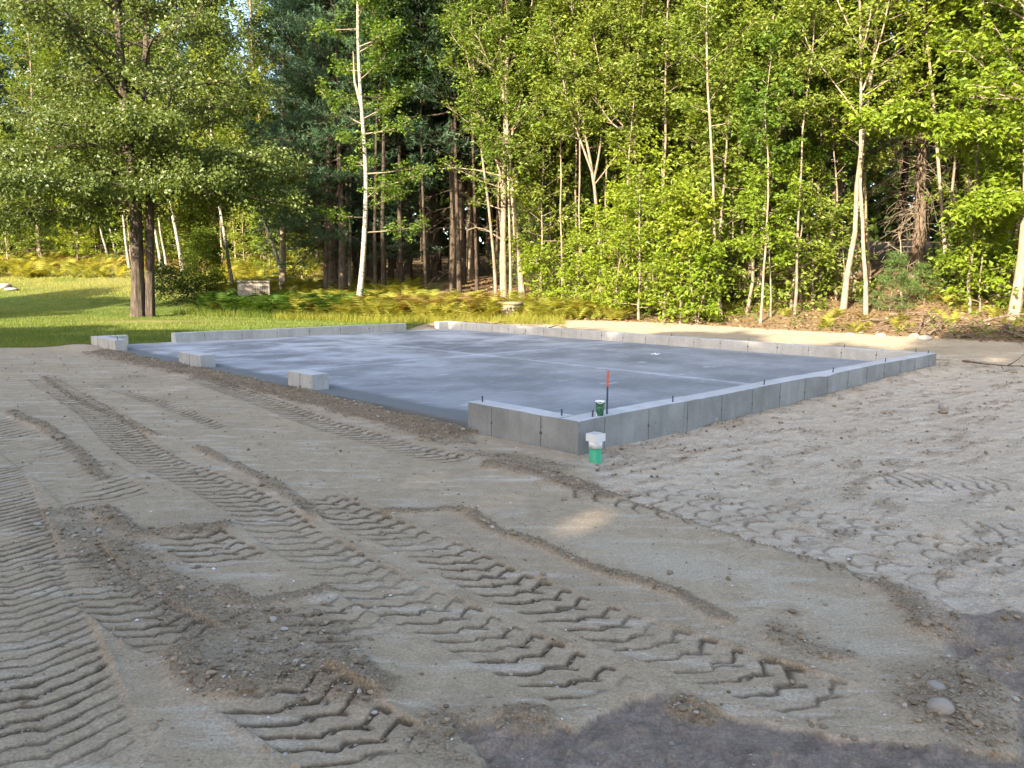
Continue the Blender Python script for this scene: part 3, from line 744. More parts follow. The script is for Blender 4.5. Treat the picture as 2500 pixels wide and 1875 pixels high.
# drain riser beside the corner
q = (.70, 6.33)
dr = thing('drain_riser', 'green drain pipe with white square downspout adapter by the near corner', 'drain pipe', (q[0], q[1], 0), rad(45))
bm = bmesh.new(); bm_lathe(bm, [(.053, -.15), (.053, .098), (.050, .098), (.050, .0)], 32); bm_obj('pipe', bm, M['pvc_green'], dr, True)
bm = bmesh.new(); bm_lathe(bm, [(.0535, .082), (.057, .082), (.057, .145), (.050, .147), (.050, .09)], 32); bm_obj('collar', bm, M['pvc_white'], dr, True)
bm = bmesh.new(); s_ = .058; t_ = .005
ro = [[bm.verts.new((sx * a, sy * a, z)) for sx, sy in ((-1, -1), (1, -1), (1, 1), (-1, 1))] for a, z in ((s_ - .006, .139), (s_, .143), (s_, .205), (s_ - t_, .205), (s_ - t_, .160), (.034, .148))]
for A_, B_ in zip(ro, ro[1:]):
    for k in range(4): bm.faces.new((A_[k], A_[(k + 1) % 4], B_[(k + 1) % 4], B_[k]))
bmesh.ops.recalc_face_normals(bm, faces=bm.faces)
bm_obj('square_adapter', bm, M['pvc_white'], dr)

# ------------------------------------------------------------------ vegetation builders
def perp(rng, d):
    r = unit(rng.normal(size=3)); return unit(np.cross(d, r))
def bent(rng, p, d, L, n, up=0.0, wob=.12):
    P_ = [np.array(p, float)]; d = unit(d)
    for i in range(n):
        d = unit(d + np.array([0, 0, up / n]) + rng.normal(size=3) * wob / math.sqrt(n))
        P_.append(P_[-1] + d * L / n)
    return np.array(P_)
def lerp_poly(Pp, f):
    x = f * (len(Pp) - 1); i = min(int(x), len(Pp) - 2); q = x - i
    return Pp[i] * (1 - q) + Pp[i + 1] * q, unit(Pp[i + 1] - Pp[i])
def grow(rng, tubes, T, Rr, n=26, f0=.3, f1=.98, L=2.5, Ltop=.8, el=(15, 45), sub=6, tw=4, up=.25, az=None, twl=.45, sides=4, shape=.5, subr=True, gap=0.0):
    """limbs, side limbs and twigs on a trunk; returns the twigs as point pairs"""
    A = []; B = []
    for i in range(n):
        f = f0 + (f1 - f0) * ((i + rng.uniform(-.4, .4)) / max(n - 1, 1)); f = min(max(f, f0), .995)
        if gap and rng.random() < gap: continue
        p, td = lerp_poly(T, f)
        a = (az[0] + rng.normal() * az[1]) if (az and rng.random() < az[2]) else i * 2.39996 + rng.uniform(-.5, .5)
        g = (f - f0) / max(f1 - f0, 1e-3)
        e = rad(el[0] + (el[1] - el[0]) * g + rng.normal() * 9)
        ll = (L + (Ltop - L) * g) * rng.uniform(.65, 1.15) * (1 - shape * max(0, .25 - g) * 2)
        d = np.array([math.cos(e) * math.cos(a), math.cos(e) * math.sin(a), math.sin(e)])
        br = bent(rng, p, d, ll, 6, up, .22)
        rt = np.interp(f * (len(Rr) - 1), np.arange(len(Rr)), Rr)
        r0 = min(rt * .5, .008 + ll * .011)
        tubes.add(br, np.linspace(r0, r0 * .22, 7), sides)
        for j in range(sub):
            q = .22 + .78 * (j + rng.uniform(0, 1)) / sub
            sp, sd = lerp_poly(br, min(q, .99))
            side = 1 if j % 2 else -1
            h = unit(np.cross(sd, (0, 0, 1))) * side
            d2 = unit(sd * rng.uniform(.3, .9) + h * rng.uniform(.5, 1.0) + np.array([0, 0, rng.uniform(-.25, .35)]))
            l2 = ll * rng.uniform(.22, .45) * (1.15 - .5 * q)
            sb = bent(rng, sp, d2, l2, 3, .1, .2)
            if subr: tubes.add(sb, np.linspace(r0 * .4, r0 * .12, 4), 3)
            for k in range(tw):
                w = (k + rng.uniform(.2, 1)) / tw
                tp, tdr = lerp_poly(sb, min(w, .99))
                d3 = unit(tdr + rng.normal(size=3) * .55 * np.array([1, 1, .5]))
                A.append(tp); B.append(tp + d3 * twl * rng.uniform(.6, 1.2))
    return np.array(A), np.array(B)
def leaves(rng, A, B, per, size, droop=.25, spread=.07, upb=.8, aspect=.62, fold=.18, cloud=0.35):
    m = len(A); n = m * per
    i = np.repeat(np.arange(m), per)
    f = rng.uniform(.05, 1.1, n)[:, None]
    D = unit(B[i] - A[i])
    p = A[i] + (B[i] - A[i]) * f + rng.normal(size=(n, 3)) * spread
    d = unit(D * .5 + rng.normal(size=(n, 3)) * np.array([.75, .75, .25]) - np.array([0, 0, droop]))
    nn = unit(np.array([0, 0, upb]) + rng.normal(size=(n, 3)) * .55)
    w = unit(np.cross(nn, d)); nn = np.cross(d, w)
    s = (size * rng.uniform(.6, 1.3, n))[:, None]
    V = np.stack([p, p + d * s * .42 + w * s * aspect * .5 + nn * s * fold, p + d * s - nn * s * .08, p + d * s * .42 - w * s * aspect * .5 + nn * s * fold], 1).reshape(-1, 3)
    b = np.arange(n)[:, None] * 4
    F = np.concatenate([b + np.array([[0, 2, 1]]), b + np.array([[0, 3, 2]])])
    tw_t = np.clip(rng.uniform(0, 1, m) * (1 - cloud) + cloud * rng.uniform(0, 1), 0, 1)
    tone = np.repeat(np.clip(.55 * tw_t[i] + .45 * rng.uniform(0, 1, n), 0, 1), 4)
    return V, F, tone
def needles(rng, A, B, per, nl=.11, nw=.011, spread=.8):
    m = len(A); n = m * per; i = np.repeat(np.arange(m), per)
    D = unit(B[i] - A[i]); p = A[i] + (B[i] - A[i]) * rng.uniform(.1, 1.0, n)[:, None]
    d = unit(D * .8 + rng.normal(size=(n, 3)) * spread + np.array([0, 0, .15])); w = unit(np.cross(d, rng.normal(size=(n, 3))))
    L = (nl * rng.uniform(.7, 1.25, n))[:, None]
    V = np.stack([p - w * nw, p + w * nw, p + d * L], 1).reshape(-1, 3)
    F = np.arange(n * 3).reshape(-1, 3)
    tone = np.repeat(np.clip(rng.uniform(0, 1, m)[i] * .6 + .4 * rng.uniform(0, 1, n), 0, 1), 3)
    return V, F, tone
def leaf_mesh(name, parts, mat):
    V = []; F = []; T = []; n = 0
    for v, f, t in parts:
        V.append(v); F.append(f + n); T.append(t); n += len(v)
    return np_mesh(name, np.concatenate(V), [np.concatenate(F)], {'tone': np.concatenate(T)}, False, [mat])

def trunk_path(rng, h, lean=(0, 0), n=12, wob=.05):
    z = np.linspace(-.25, h, n); k = np.clip(z / h, 0, 1)
    x = lean[0] * k + np.cumsum(rng.normal(size=n)) * wob * .5; y = lean[1] * k + np.cumsum(rng.normal(size=n)) * wob * .5
    return np.stack([x - x[0], y - y[0], z], 1)
def taper(r, n, top=.25, flare=1.35):
    k = np.linspace(0, 1, n); v = r * (1 + (top - 1) * k ** .9)
    v[0] *= flare
    if n > 6: v[1] *= 1 + (flare - 1) * .35
    return v
def build_tree(name, label, cat, loc, rng, T, Rr, bark, leafmat, size=.12, per=7, sides=8, group=None, leafkw=None, extra=None, **gk):
    root = thing(name, label, cat, loc, 0, group)
    tb = Tubes(); tb.add(T, Rr, sides, 3, .12)
    A, B = grow(rng, tb, T, Rr, **gk)
    if extra:
        for (T2, R2, gk2) in extra:
            tb.add(T2, R2, max(5, sides - 2), 5, .1)
            if gk2:
                a2, b2 = grow(rng, tb, T2, R2, **gk2)
                if len(a2): A = np.concatenate([A, a2]) if len(A) else a2; B = np.concatenate([B, b2]) if len(B) else b2
    if bark.name.startswith('white_birch'):
        tb2 = Tubes(); tb2.V = tb.V[1:]; 
        n0 = len(tb.V[0]); tb2.Q = [q - n0 for q in tb.Q[1:]]
        tb1 = Tubes(); tb1.V = tb.V[:1]; tb1.Q = tb.Q[:1]
        link('trunk', tb1.mesh('trunk', bark), root); o_ = link('branches', tb2.mesh('branches', M['twig']), root); o_['kind'] = 'stuff'
    else:
        link('trunk', tb.mesh('trunk', bark), root)
    if per and len(A):
        link('crown', leaf_mesh('crown', [leaves(rng, A, B, per, size, **(leafkw or {}))], leafmat), root)
    return root
def build_pine(name, label, loc, rng, h, r, f0=.2, L=4.2, Ltop=.7, whorl=.75, per_w=5, mat='needle', sub=7, tw=4, per=12, lean=(0, 0), nl=.13, group=None, az=None, cat='tree', nw=.012, sides=8, dead=0, twl=.32, droop=(-8, 25), bark='bark_pine'):
    root = thing(name, label, cat, loc, 0, group)
    T = trunk_path(rng, h, lean, 14, .03); Rr = taper(r, 14, .12)
    tb = Tubes(); tb.add(T, Rr, sides, 3, .1)
    n = int(h * (1 - f0) / whorl * per_w)
    A, B = grow(rng, tb, T, Rr, n=n, f0=f0, f1=.99, L=L, Ltop=Ltop, el=droop, sub=sub, tw=tw, up=.22, twl=twl, sides=4, az=az, shape=.3)
    for i in range(dead):
        f = rng.uniform(.04, f0 + .1); p, d = lerp_poly(T, f); a = rng.uniform(0, 6.28)
        br = bent(rng, p, (math.cos(a), math.sin(a), -.1), rng.uniform(.5, 2.2), 5, -.3, .3); tb.add(br, np.linspace(.016, .004, 6), 3)
        for k in range(3):
            q, dd = lerp_poly(br, rng.uniform(.3, .95)); b2 = bent(rng, q, dd + rng.normal(size=3) * .6, rng.uniform(.2, .7), 3, -.2, .3); tb.add(b2, np.linspace(.007, .003, 4), 3)
    link('trunk', tb.mesh('trunk', M[bark]), root)
    link('crown', leaf_mesh('crown', [needles(rng, A, B, per, nl, nw)], M[mat]), root)
    return root

def px_trunk(pts, top_extra, rng, wpx, jit=.03, topr=.3):
    """trunk polyline from its outline in the photograph; returns base location, local points, radii"""
    b = hit(*pts[0]); Y = b[1]
    Q = np.array([at(x, y, Y) for x, y in pts]); Q[0] = b
    if top_extra:
        d = unit(Q[-1] - Q[-2]); d = unit(d + np.array([0, 0, .8])); k = max(2, int(top_extra / 1.5))
        ex = [Q[-1] + d * top_extra * (i + 1) / k + np.array([rng.normal() * .12, rng.normal() * .12, 0]) for i in range(k)]
        Q = np.vstack([Q, ex])
    Q = smooth_line3(Q, 16)
    Q[:, 1] += np.cumsum(rng.normal(size=len(Q))) * jit
    loc = b.copy(); Q = Q - b; Q[0] = (0, 0, -.25)
    r = wpx / 2 * Y / FPX
    return loc, Q, taper(r, len(Q), topr)
def smooth_line3(p, n):
    p = np.asarray(p); d = np.concatenate([[0], np.cumsum(np.linalg.norm(np.diff(p, axis=0), axis=1))])
    if len(p) > 3:
        p = np.concatenate([[p[0]], (p[:-2] + 6 * p[1:-1] + p[2:]) / 8, [p[-1]]])
    s = np.linspace(0, d[-1], n); return np.stack([np.interp(s, d, p[:, i]) for i in range(3)], 1)

# ------------------------------------------------------------------ the big double-trunk maple on the lawn
rng = np.random.default_rng(11)
b0 = hit(347, 774); YM = b0[1]
def stem(pts, wpx, extra, seed):
    r_ = np.random.default_rng(seed)
    Q = np.array([at(x, y, YM) for x, y in pts]); Q[0][2] -= .3
    d = unit(np.array([rng.normal() * .1, .1, 1.0])); k = 4
    Q = np.vstack([Q] + [Q[-1] + d * extra * (i + 1) / k for i in range(k)])
    Q = smooth_line3(Q, 44) - b0
    return Q, np.linspace(wpx / 2 * YM / FPX, .06, 44) * np.concatenate([[1.18, 1.10, 1.04, 1.02], np.ones(40)])
T1, R1 = stem([(337, 774), (335, 640), (333, 512), (322, 420), (312, 359), (302, 230), (292, 118), (284, 0)], 32, 5, 1)
T2, R2 = stem([(361, 772), (363, 640), (363, 512), (361, 400), (359, 307), (354, 190), (352, 102), (358, 20)], 23, 6, 2)
T2[:, 1] += .10
mp = thing('maple_tree', 'big double-trunk maple with dark furrowed bark standing on the lawn', 'tree', tuple(b0))
def furrowed(T, R, seed, sides=40):
    t = Tubes(); P2 = smooth_line3(T, 130); R2_ = np.interp(np.linspace(0, 1, 130), np.linspace(0, 1, len(R)), R)
    t.add(P2, R2_, sides)
    V = t.V[0].reshape(130, sides, 3); c = P2[:, None]
    ang = np.arange(sides)[None] * 2 * math.pi / sides + 0 * R2_[:, None]; hz = P2[:, 2][:, None] + 0 * ang
    f = np.abs(fbm(np.cos(ang) * 5 + seed, np.sin(ang) * 5 + hz * .55, 4, seed)) * 2 + .5 * fbm(np.cos(ang) * 14, np.sin(ang) * 14 + hz * 1.6, 3, seed + 3)
    k = 1 + .22 * (f - .25)
    k = k * (1 + .10 * np.exp(-np.maximum(hz, 0) / .35) * (1 + np.cos(ang * 4 + seed)))
    t.V[0] = (c + (V - c) * k[..., None]).reshape(-1, 3); return t
link('trunk', furrowed(T1, R1, 3).mesh('trunk', M['bark_maple']), mp)
link('trunk', furrowed(T2, R2, 8).mesh('trunk', M['bark_maple']), mp)
tb = Tubes()
a1, b1 = grow(rng, tb, T1, R1, n=38, f0=.29, f1=.99, L=5.4, Ltop=1.8, el=(-4, 42), sub=11, tw=6, up=.10, twl=.5, sides=5, shape=.25)
a2, b2 = grow(rng, tb, T2, R2, n=36, f0=.33, f1=.99, L=5.2, Ltop=1.8, el=(-2, 42), sub=11, tw=6, up=.10, twl=.5, sides=5, shape=.25)
# drooping low limbs reaching left, right and towards the drive
A = [a1, a2]; B = [b1, b2]
for (f, a, e, L) in ((.27, 3.2, 6, 6.2), (.30, 3.7, 10, 6.0), (.33, 2.6, 8, 6.0), (.29, 4.3, 6, 5.0), (.31, 5.6, 8, 5.0), (.33, 0.1, 4, 5.6), (.36, .5, 6, 5.5), (.35, 6.0, 8, 5.6), (.38, 3.4, 14, 6.5), (.40, 5.2, 10, 5.2)):
    p, d = lerp_poly(T1, f)
    br = bent(rng, p, (math.cos(a), math.sin(a), math.tan(rad(e))), L, 10, -.35, .2)
    tb.add(br, np.linspace(.075, .012, 11), 6)
    x, y = grow(rng, tb, br, np.linspace(.06, .012, 11), n=15, f0=.15, f1=1, L=1.7, Ltop=.7, el=(-6, 6), sub=6, tw=4, up=-.12, twl=.5, sides=3, shape=.1)
    A.append(x); B.append(y)
A = np.concatenate(A); B = np.concatenate(B)
link('branches', tb.mesh('branches', M['bark_maple']), mp)
link('crown', leaf_mesh('crown', [leaves(rng, A, B, 11, .118, droop=.45, spread=.12, upb=.5, aspect=.8, cloud=.2)], M['leaf_maple']), mp)

# ------------------------------------------------------------------ trees of the forest front, one by one
rng = np.random.default_rng(21)
def front(label, pts, wpx, bark, extra, name='tree', seed=0, leaf='leaf_edge', fork=None, **kw):
    r_ = np.random.default_rng(1000 + seed)
    loc, Q, Rr = px_trunk(pts, extra, r_, wpx)
    d = dict(n=22, f0=.4, f1=.98, L=2.2, Ltop=.9, el=(20, 50), sub=6, tw=4, twl=.4, size=.12, per=11, sides=8)
    d.update(kw)
    ex = []
    for fk in (fork or []):
        F_ = np.array([at(x, y, loc[1]) for x, y in fk['pts']]) - loc
        if fk.get('extra'):
            dd = unit(unit(F_[-1] - F_[-2]) + np.array([0, 0, .8])); F_ = np.vstack([F_] + [F_[-1] + dd * fk['extra'] * (i + 1) / 3 for i in range(3)])
        F_ = smooth_line3(F_, 10)
        ex.append((F_, np.linspace(fk['w'] / 2 * loc[1] / FPX, .012, 10), fk.get('grow', dict(n=9, f0=.35, f1=.99, L=1.3, Ltop=.6, el=(20, 50), sub=5, tw=4, twl=.4))))
    return build_tree(name, label, 'tree', tuple(loc), r_, Q, Rr, M[bark], M[leaf], extra=ex, **d)
CAM = -math.pi / 2
front('white birch trunk with a broken top leaning at the dark woods edge', [(872, 760), (884, 690), (892, 560), (896, 480), (894, 400), (888, 330), (880, 230), (874, 130), (871, 50)], 14.5, 'bark_birch', 3, 'birch_tree', 1,
      n=26, f0=.22, L=2.3, el=(-5, 35), size=.12, per=12, az=(0.1, .8, .6), leaf='leaf_edge', fork=[dict(pts=[(882, 258), (866, 200), (862, 125)], w=9, extra=0, grow=None)])
front('pale multi-stem maple at the centre of the woods edge with dead side limbs', [(1230, 727), (1228, 600), (1230, 470), (1232, 370), (1236, 260), (1238, 120)], 16, 'bark_pale', 6, 'tree', 2,
      n=42, f0=.20, L=2.8, Ltop=1.4, el=(10, 55), size=.12, per=7, sub=6,
      fork=[dict(pts=[(1232, 520), (1222, 420), (1200, 340), (1170, 270)], w=8, extra=3), dict(pts=[(1234, 380), (1262, 300), (1282, 180)], w=7, extra=4),
            dict(pts=[(1224, 585), (1190, 560), (1160, 553), (1142, 562)], w=4, grow=dict(n=14, f0=.1, f1=1, L=.5, Ltop=.3, el=(-10, 30), sub=3, tw=0, twl=.2)),
            dict(pts=[(1226, 430), (1170, 415), (1110, 408), (1080, 412)], w=4, grow=dict(n=6, f0=.2, f1=1, L=.5, Ltop=.3, el=(-40, 10), sub=2, tw=0, twl=.2))])
front('thick pale trunk leaning left just right of the centre clump', [(1277, 725), (1266, 640), (1258, 560), (1252, 470), (1240, 330)], 15, 'bark_pale', 6, 'tree', 3, n=26, f0=.38, L=2.3, size=.13)
front('thin straight stem between the two centre trunks', [(1247, 730), (1246, 640), (1244, 540), (1240, 430)], 7, 'bark_pale', 5, 'tree', 4, n=14, f0=.45, L=1.5, size=.12)
front('slim grey stem left of the centre clump bending inwards', [(1212, 728), (1205, 620), (1196, 520), (1176, 380), (1165, 250)], 8, 'bark_grey', 5, 'tree', 5, n=16, f0=.5, L=1.8, size=.12)
front('crooked pale tree with a kink above the bright young leaves', [(1584, 745), (1577, 690), (1572, 600), (1556, 490), (1551, 390), (1550, 300), (1534, 256), (1530, 150)], 9, 'bark_pale', 6, 'tree', 6,
      n=28, f0=.42, L=2.6, Ltop=1.2, el=(15, 50), size=.12, fork=[dict(pts=[(1548, 345), (1520, 320), (1490, 300)], w=5, extra=1), dict(pts=[(1545, 330), (1500, 290), (1480, 240)], w=4, extra=2)])
front('fan of thin branching stems behind the bright young leaves', [(1470, 740), (1462, 560), (1450, 440), (1440, 380), (1424, 300)], 10, 'bark_grey', 6, 'tree', 7, n=26, f0=.42, L=2.3, size=.12,
      fork=[dict(pts=[(1445, 420), (1420, 350), (1395, 290)], w=6, extra=4), dict(pts=[(1450, 440), (1468, 360), (1472, 280)], w=6, extra=4), dict(pts=[(1452, 450), (1500, 390), (1530, 340)], w=4, extra=2)])
front('thin tan stem standing left of the forked tree', [(1764, 779), (1748, 690), (1742, 560), (1738, 420), (1728, 300), (1722, 200)], 8, 'bark_pale', 5, 'tree', 8, n=20, f0=.45, L=1.7, size=.12)
front('forked pale tree with a wide V of bare limbs above bright leaves', [(1852, 743), (1860, 640), (1868, 540), (1885, 420), (1906, 320)], 14, 'bark_pale', 0, 'tree', 9, n=6, f0=.5, f1=.95, L=1.6, size=.12,
      fork=[dict(pts=[(1903, 330), (1905, 240), (1904, 140), (1902, 30)], w=8, extra=4, grow=dict(n=18, f0=.3, f1=.99, L=1.6, Ltop=.8, el=(20, 55), sub=6, tw=4, twl=.4)),
            dict(pts=[(1908, 318), (1934, 275), (1942, 200), (1950, 100)], w=8, extra=4, grow=dict(n=18, f0=.3, f1=.99, L=1.6, Ltop=.8, el=(20, 55), sub=6, tw=4, twl=.4)),
            dict(pts=[(1925, 300), (1980, 260), (2025, 215)], w=5, extra=2),
            dict(pts=[(1872, 470), (1900, 440), (1935, 395), (1985, 388)], w=4, grow=dict(n=6, f0=.4, f1=1, L=.5, Ltop=.3, el=(0, 40), sub=2, tw=0, twl=.2))])
front('slim pale pole right in front of the forked tree base', [(1856, 789), (1862, 700), (1870, 600), (1874, 500), (1876, 420)], 6, 'bark_pale', 3, 'tree', 10, n=9, f0=.6, L=.9, size=.12)
front('dark furrowed trunk spotted with light between the forked tree and the tall pole', [(1998, 722), (2002, 640), (2008, 500), (2012, 380), (2022, 260), (2028, 160)], 15, 'bark_grey', 7, 'tree', 11, n=30, f0=.34, L=2.2, size=.12, leaf='leaf_dark')
front('tall slender pale pole with a narrow V of twigs near the picture top', [(2115, 768), (2110, 640), (2104, 520), (2101, 410), (2103, 250), (2104, 140), (2100, 80)], 10, 'bark_pale', 5, 'tree', 12, n=14, f0=.45, L=1.7, el=(35, 62), size=.12, per=5,
      fork=[dict(pts=[(2100, 290), (2065, 240), (2020, 180), (1985, 140)], w=4, extra=1), dict(pts=[(2104, 125), (2075, 70), (2040, 0)], w=4, extra=3), dict(pts=[(2106, 120), (2120, 70), (2130, 10)], w=4, extra=3), dict(pts=[(2106, 220), (2135, 150), (2160, 60)], w=4, extra=3)])
front('pale stem leaning against the tall slender pole, on its left', [(2087, 728), (2092, 640), (2098, 540), (2098, 440)], 9, 'bark_pale', 3, 'tree', 13, n=10, f0=.55, L=1.2, size=.12)
front('second pale stem hugging the tall slender pole, on its right', [(2122, 715), (2120, 600), (2112, 470), (2108, 380)], 9, 'bark_pale', 4, 'tree', 14, n=10, f0=.55, L=1.2, size=.12)
front('short broken pale snag before the thicket of dead branches', [(2200, 752), (2198, 690), (2194, 620), (2188, 565)], 7, 'bark_pale', 0, 'tree', 15, n=3, f0=.5, L=.5, tw=0, per=0, size=.1)
front('slim pale curved stem right of the big pine trunk', [(2316, 727), (2308, 640), (2295, 500), (2288, 360), (2278, 240), (2270, 150)], 10, 'bark_pale', 6, 'tree', 16, n=16, f0=.55, L=1.8, size=.12)
front('first stem of the grey clump at the right, leaning left', [(2352, 690), (2350, 600), (2354, 480), (2358, 380)], 11, 'bark_grey', 7, 'tree', 17, n=20, f0=.45, L=2.0, size=.12)
front('middle stem of the grey clump at the right, the thickest', [(2366, 692), (2368, 580), (2372, 460), (2376, 360)], 14, 'bark_grey', 7, 'tree', 18, n=20, f0=.45, L=2.2, size=.12)
front('right stem of the grey clump at the right', [(2380, 690), (2382, 600), (2384, 480), (2390, 380)], 9, 'bark_grey', 7, 'tree', 19, n=16, f0=.5, L=2.0, size=.12)
front('pale pole bending left over the small green saplings at right', [(2478, 700), (2472, 610), (2463, 550), (2447, 450), (2425, 380), (2395, 335)], 8, 'bark_pale', 3, 'tree', 20, n=14, f0=.5, L=1.7, size=.12, leaf='leaf_bright')
front('stout pale tree at the right edge of the picture with a side stem', [(2471, 779), (2482, 690), (2492, 600), (2498, 520), (2500, 440), (2494, 330)], 24, 'bark_pale', 7, 'tree', 21, n=26, f0=.40, L=3.0, Ltop=1.5, el=(8, 40), size=.14, leaf='leaf_bright', az=(math.pi, .8, .6),
      fork=[dict(pts=[(2484, 770), (2496, 720), (2506, 660), (2512, 560)], w=14, extra=4), dict(pts=[(2496, 345), (2420, 318), (2320, 300), (2230, 298), (2140, 304)], w=5, grow=dict(n=18, f0=.15, f1=1, L=.9, Ltop=.5, el=(-8, 8), sub=5, tw=4, up=-.05, twl=.35)), dict(pts=[(2494, 520), (2440, 505), (2390, 512)], w=4, grow=dict(n=12, f0=.2, f1=1, L=.7, Ltop=.4, el=(-8, 8), sub=5, tw=4, up=-.05, twl=.35))])
front('straight grey trunk in shade behind the bright young leaves', [(1665, 720), (1668, 600), (1672, 470), (1676, 330)], 15, 'bark_grey', 8, 'tree', 22, n=30, f0=.3, L=2.6, size=.13)
front('grey trunk left of the tan stem, patched with sun', [(1690, 715), (1700, 600), (1708, 480), (1716, 370)], 13, 'bark_grey', 8, 'tree', 23, n=28, f0=.34, L=2.4, size=.13)
front('pale trunk leaning right behind the thin tan stem', [(1700, 700), (1730, 570), (1762, 470), (1790, 380), (1810, 320)], 13, 'bark_pale', 6, 'tree', 24, n=24, f0=.45, L=2.2, size=.13)
front('slim stem rising from the fallen brush at right of the pale snag', [(2040, 735), (2046, 640), (2042, 520), (2040, 430)], 6, 'bark_grey', 4, 'tree', 25, n=12, f0=.45, L=1.3, size=.12)
front('thin sapling stem in front of the dark furrowed trunk', [(1882, 775), (1880, 690), (1878, 610)], 5, 'bark_grey', 2, 'tree', 26, n=10, f0=.35, L=.9, size=.12, leaf='leaf_bright')
front('slender stem between the pale leaning trunk and the forked tree', [(1818, 740), (1816, 620), (1812, 520), (1806, 420)], 8, 'bark_grey', 5, 'tree', 27, n=16, f0=.4, L=1.6, size=.13)
front('thin bent stem at the left of the bright young leaves', [(1700, 788), (1694, 730), (1688, 690)], 5, 'bark_pale', 2, 'tree', 28, n=8, f0=.3, L=.9, size=.14, leaf='leaf_bright')

# the big pine with a thicket of dead limbs
r_ = np.random.default_rng(77)
loc, Q, Rr = px_trunk([(2232, 688), (2246, 600), (2252, 480), (2254, 350), (2254, 200), (2256, 60)], 8, r_, 29)
pine = thing('pine_tree', 'stout brown pine trunk with a thicket of dead grey limbs on its left', 'tree', tuple(loc))
tb = Tubes(); tb.add(Q, Rr, 12, 3, .12)
A, B = grow(r_, tb, Q, Rr, n=46, f0=.40, f1=.99, L=3.6, Ltop=1.0, el=(-5, 30), sub=8, tw=4, twl=.35, sides=4)
link('trunk', tb.mesh('trunk', M['bark_pine']), pine)
link('crown', leaf_mesh('crown', [needles(r_, A, B, 12, .13, .012)], M['needle']), pine)
tb = Tubes()
for i in range(95):
    f = r_.uniform(.05, .42); p, d = lerp_poly(Q, f); a = math.pi + r_.normal() * .9 if r_.random() < .8 else r_.uniform(0, 6.28)
    br = bent(r_, p, (math.cos(a), math.sin(a), r_.uniform(-.1, .5)), r_.uniform(1.0, 2.6), 7, -1.1, .35); tb.add(br, np.linspace(.017, .005, 8), 3)
    for k in range(6):
        q, dd = lerp_poly(br, r_.uniform(.2, .98)); b2 = bent(r_, q, dd + r_.normal(size=3) * .5, r_.uniform(.25, .9), 4, -.5, .35); tb.add(b2, np.linspace(.008, .0035, 5), 3)
o = link('dead_branches', tb.mesh('dead_branches', M['twig']), pine); o['kind'] = 'stuff'

# white pine on the left of the dark hollow
lp = hit(812, 715)
build_pine('white_pine', 'dark blue-green white pine with layered plumes left of the white birch', tuple(lp), np.random.default_rng(31), 17, .22, f0=.13, L=4.2, Ltop=.8, whorl=.52, per_w=6, sub=10, tw=6, per=14, nl=.17, nw=.012, droop=(-14, 25), twl=.38, az=(CAM - .6, 1.3, .65), dead=20)
for k_, (x_, y_, h_, lab_) in enumerate(((905, 708, 11, 'dark dense hemlock behind the white birch'), (955, 702, 12, 'dark dense hemlock at the left side of the dark hollow'), (868, 704, 12, 'dark dense hemlock between the pines and the white birch'))):
    lp = hit(x_, y_)
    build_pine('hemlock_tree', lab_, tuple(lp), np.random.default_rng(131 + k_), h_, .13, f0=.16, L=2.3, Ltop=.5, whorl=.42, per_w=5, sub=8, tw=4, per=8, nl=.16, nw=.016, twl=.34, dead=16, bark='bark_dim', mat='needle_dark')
lp = hit(836, 722)
build_pine('white_pine', 'slim dark pine trunk close beside the larger white pine', tuple(lp), np.random.default_rng(32), 15, .15, f0=.42, L=2.6, Ltop=.6, whorl=.6, per_w=5, sub=8, tw=5, per=11, nl=.15, twl=.38, dead=18)
for k, (x, y, w, lab) in enumerate(((690, 718, 16, 'short pale trunk among the ferns left of the white pine'), (845, 712, 11, 'pinkish pale trunk right behind the slim dark pine'), (853, 713, 9, 'narrow pale trunk between the pines and the white birch'), (798, 716, 16, 'stout orange-brown trunk left of the white pine'))):
    front(lab, [(x, y), (x + 1, y - 150), (x + 3, y - 320), (x + 2, y - 470)], w, 'bark_pale' if k != 3 else 'bark_pine', 7, 'tree', 40 + k, n=26, f0=.45, L=2.2, size=.12, leaf='leaf_dark')
for k, (x, y, w, lab) in enumerate(((918, 728, 10, 'brown trunk in shade just right of the white birch'), (936, 727, 12, 'second brown trunk in shade right of the white birch'), (1040, 714, 8, 'dim slim trunk at the left of the dark hollow'), (1122, 716, 11, 'dim trunk in the middle of the dark hollow'), (1165, 716, 9, 'dim leaning trunk at the right of the dark hollow'))):
    front(lab, [(x, y), (x - 4, y - 150), (x - 10 if k > 1 else x, y - 320), (x - 12 if k > 1 else x + 1, y - 470)], w, 'bark_dim', 6, 'tree', 50 + k, n=24, f0=.55, L=2.0, size=.12, leaf='leaf_dark')

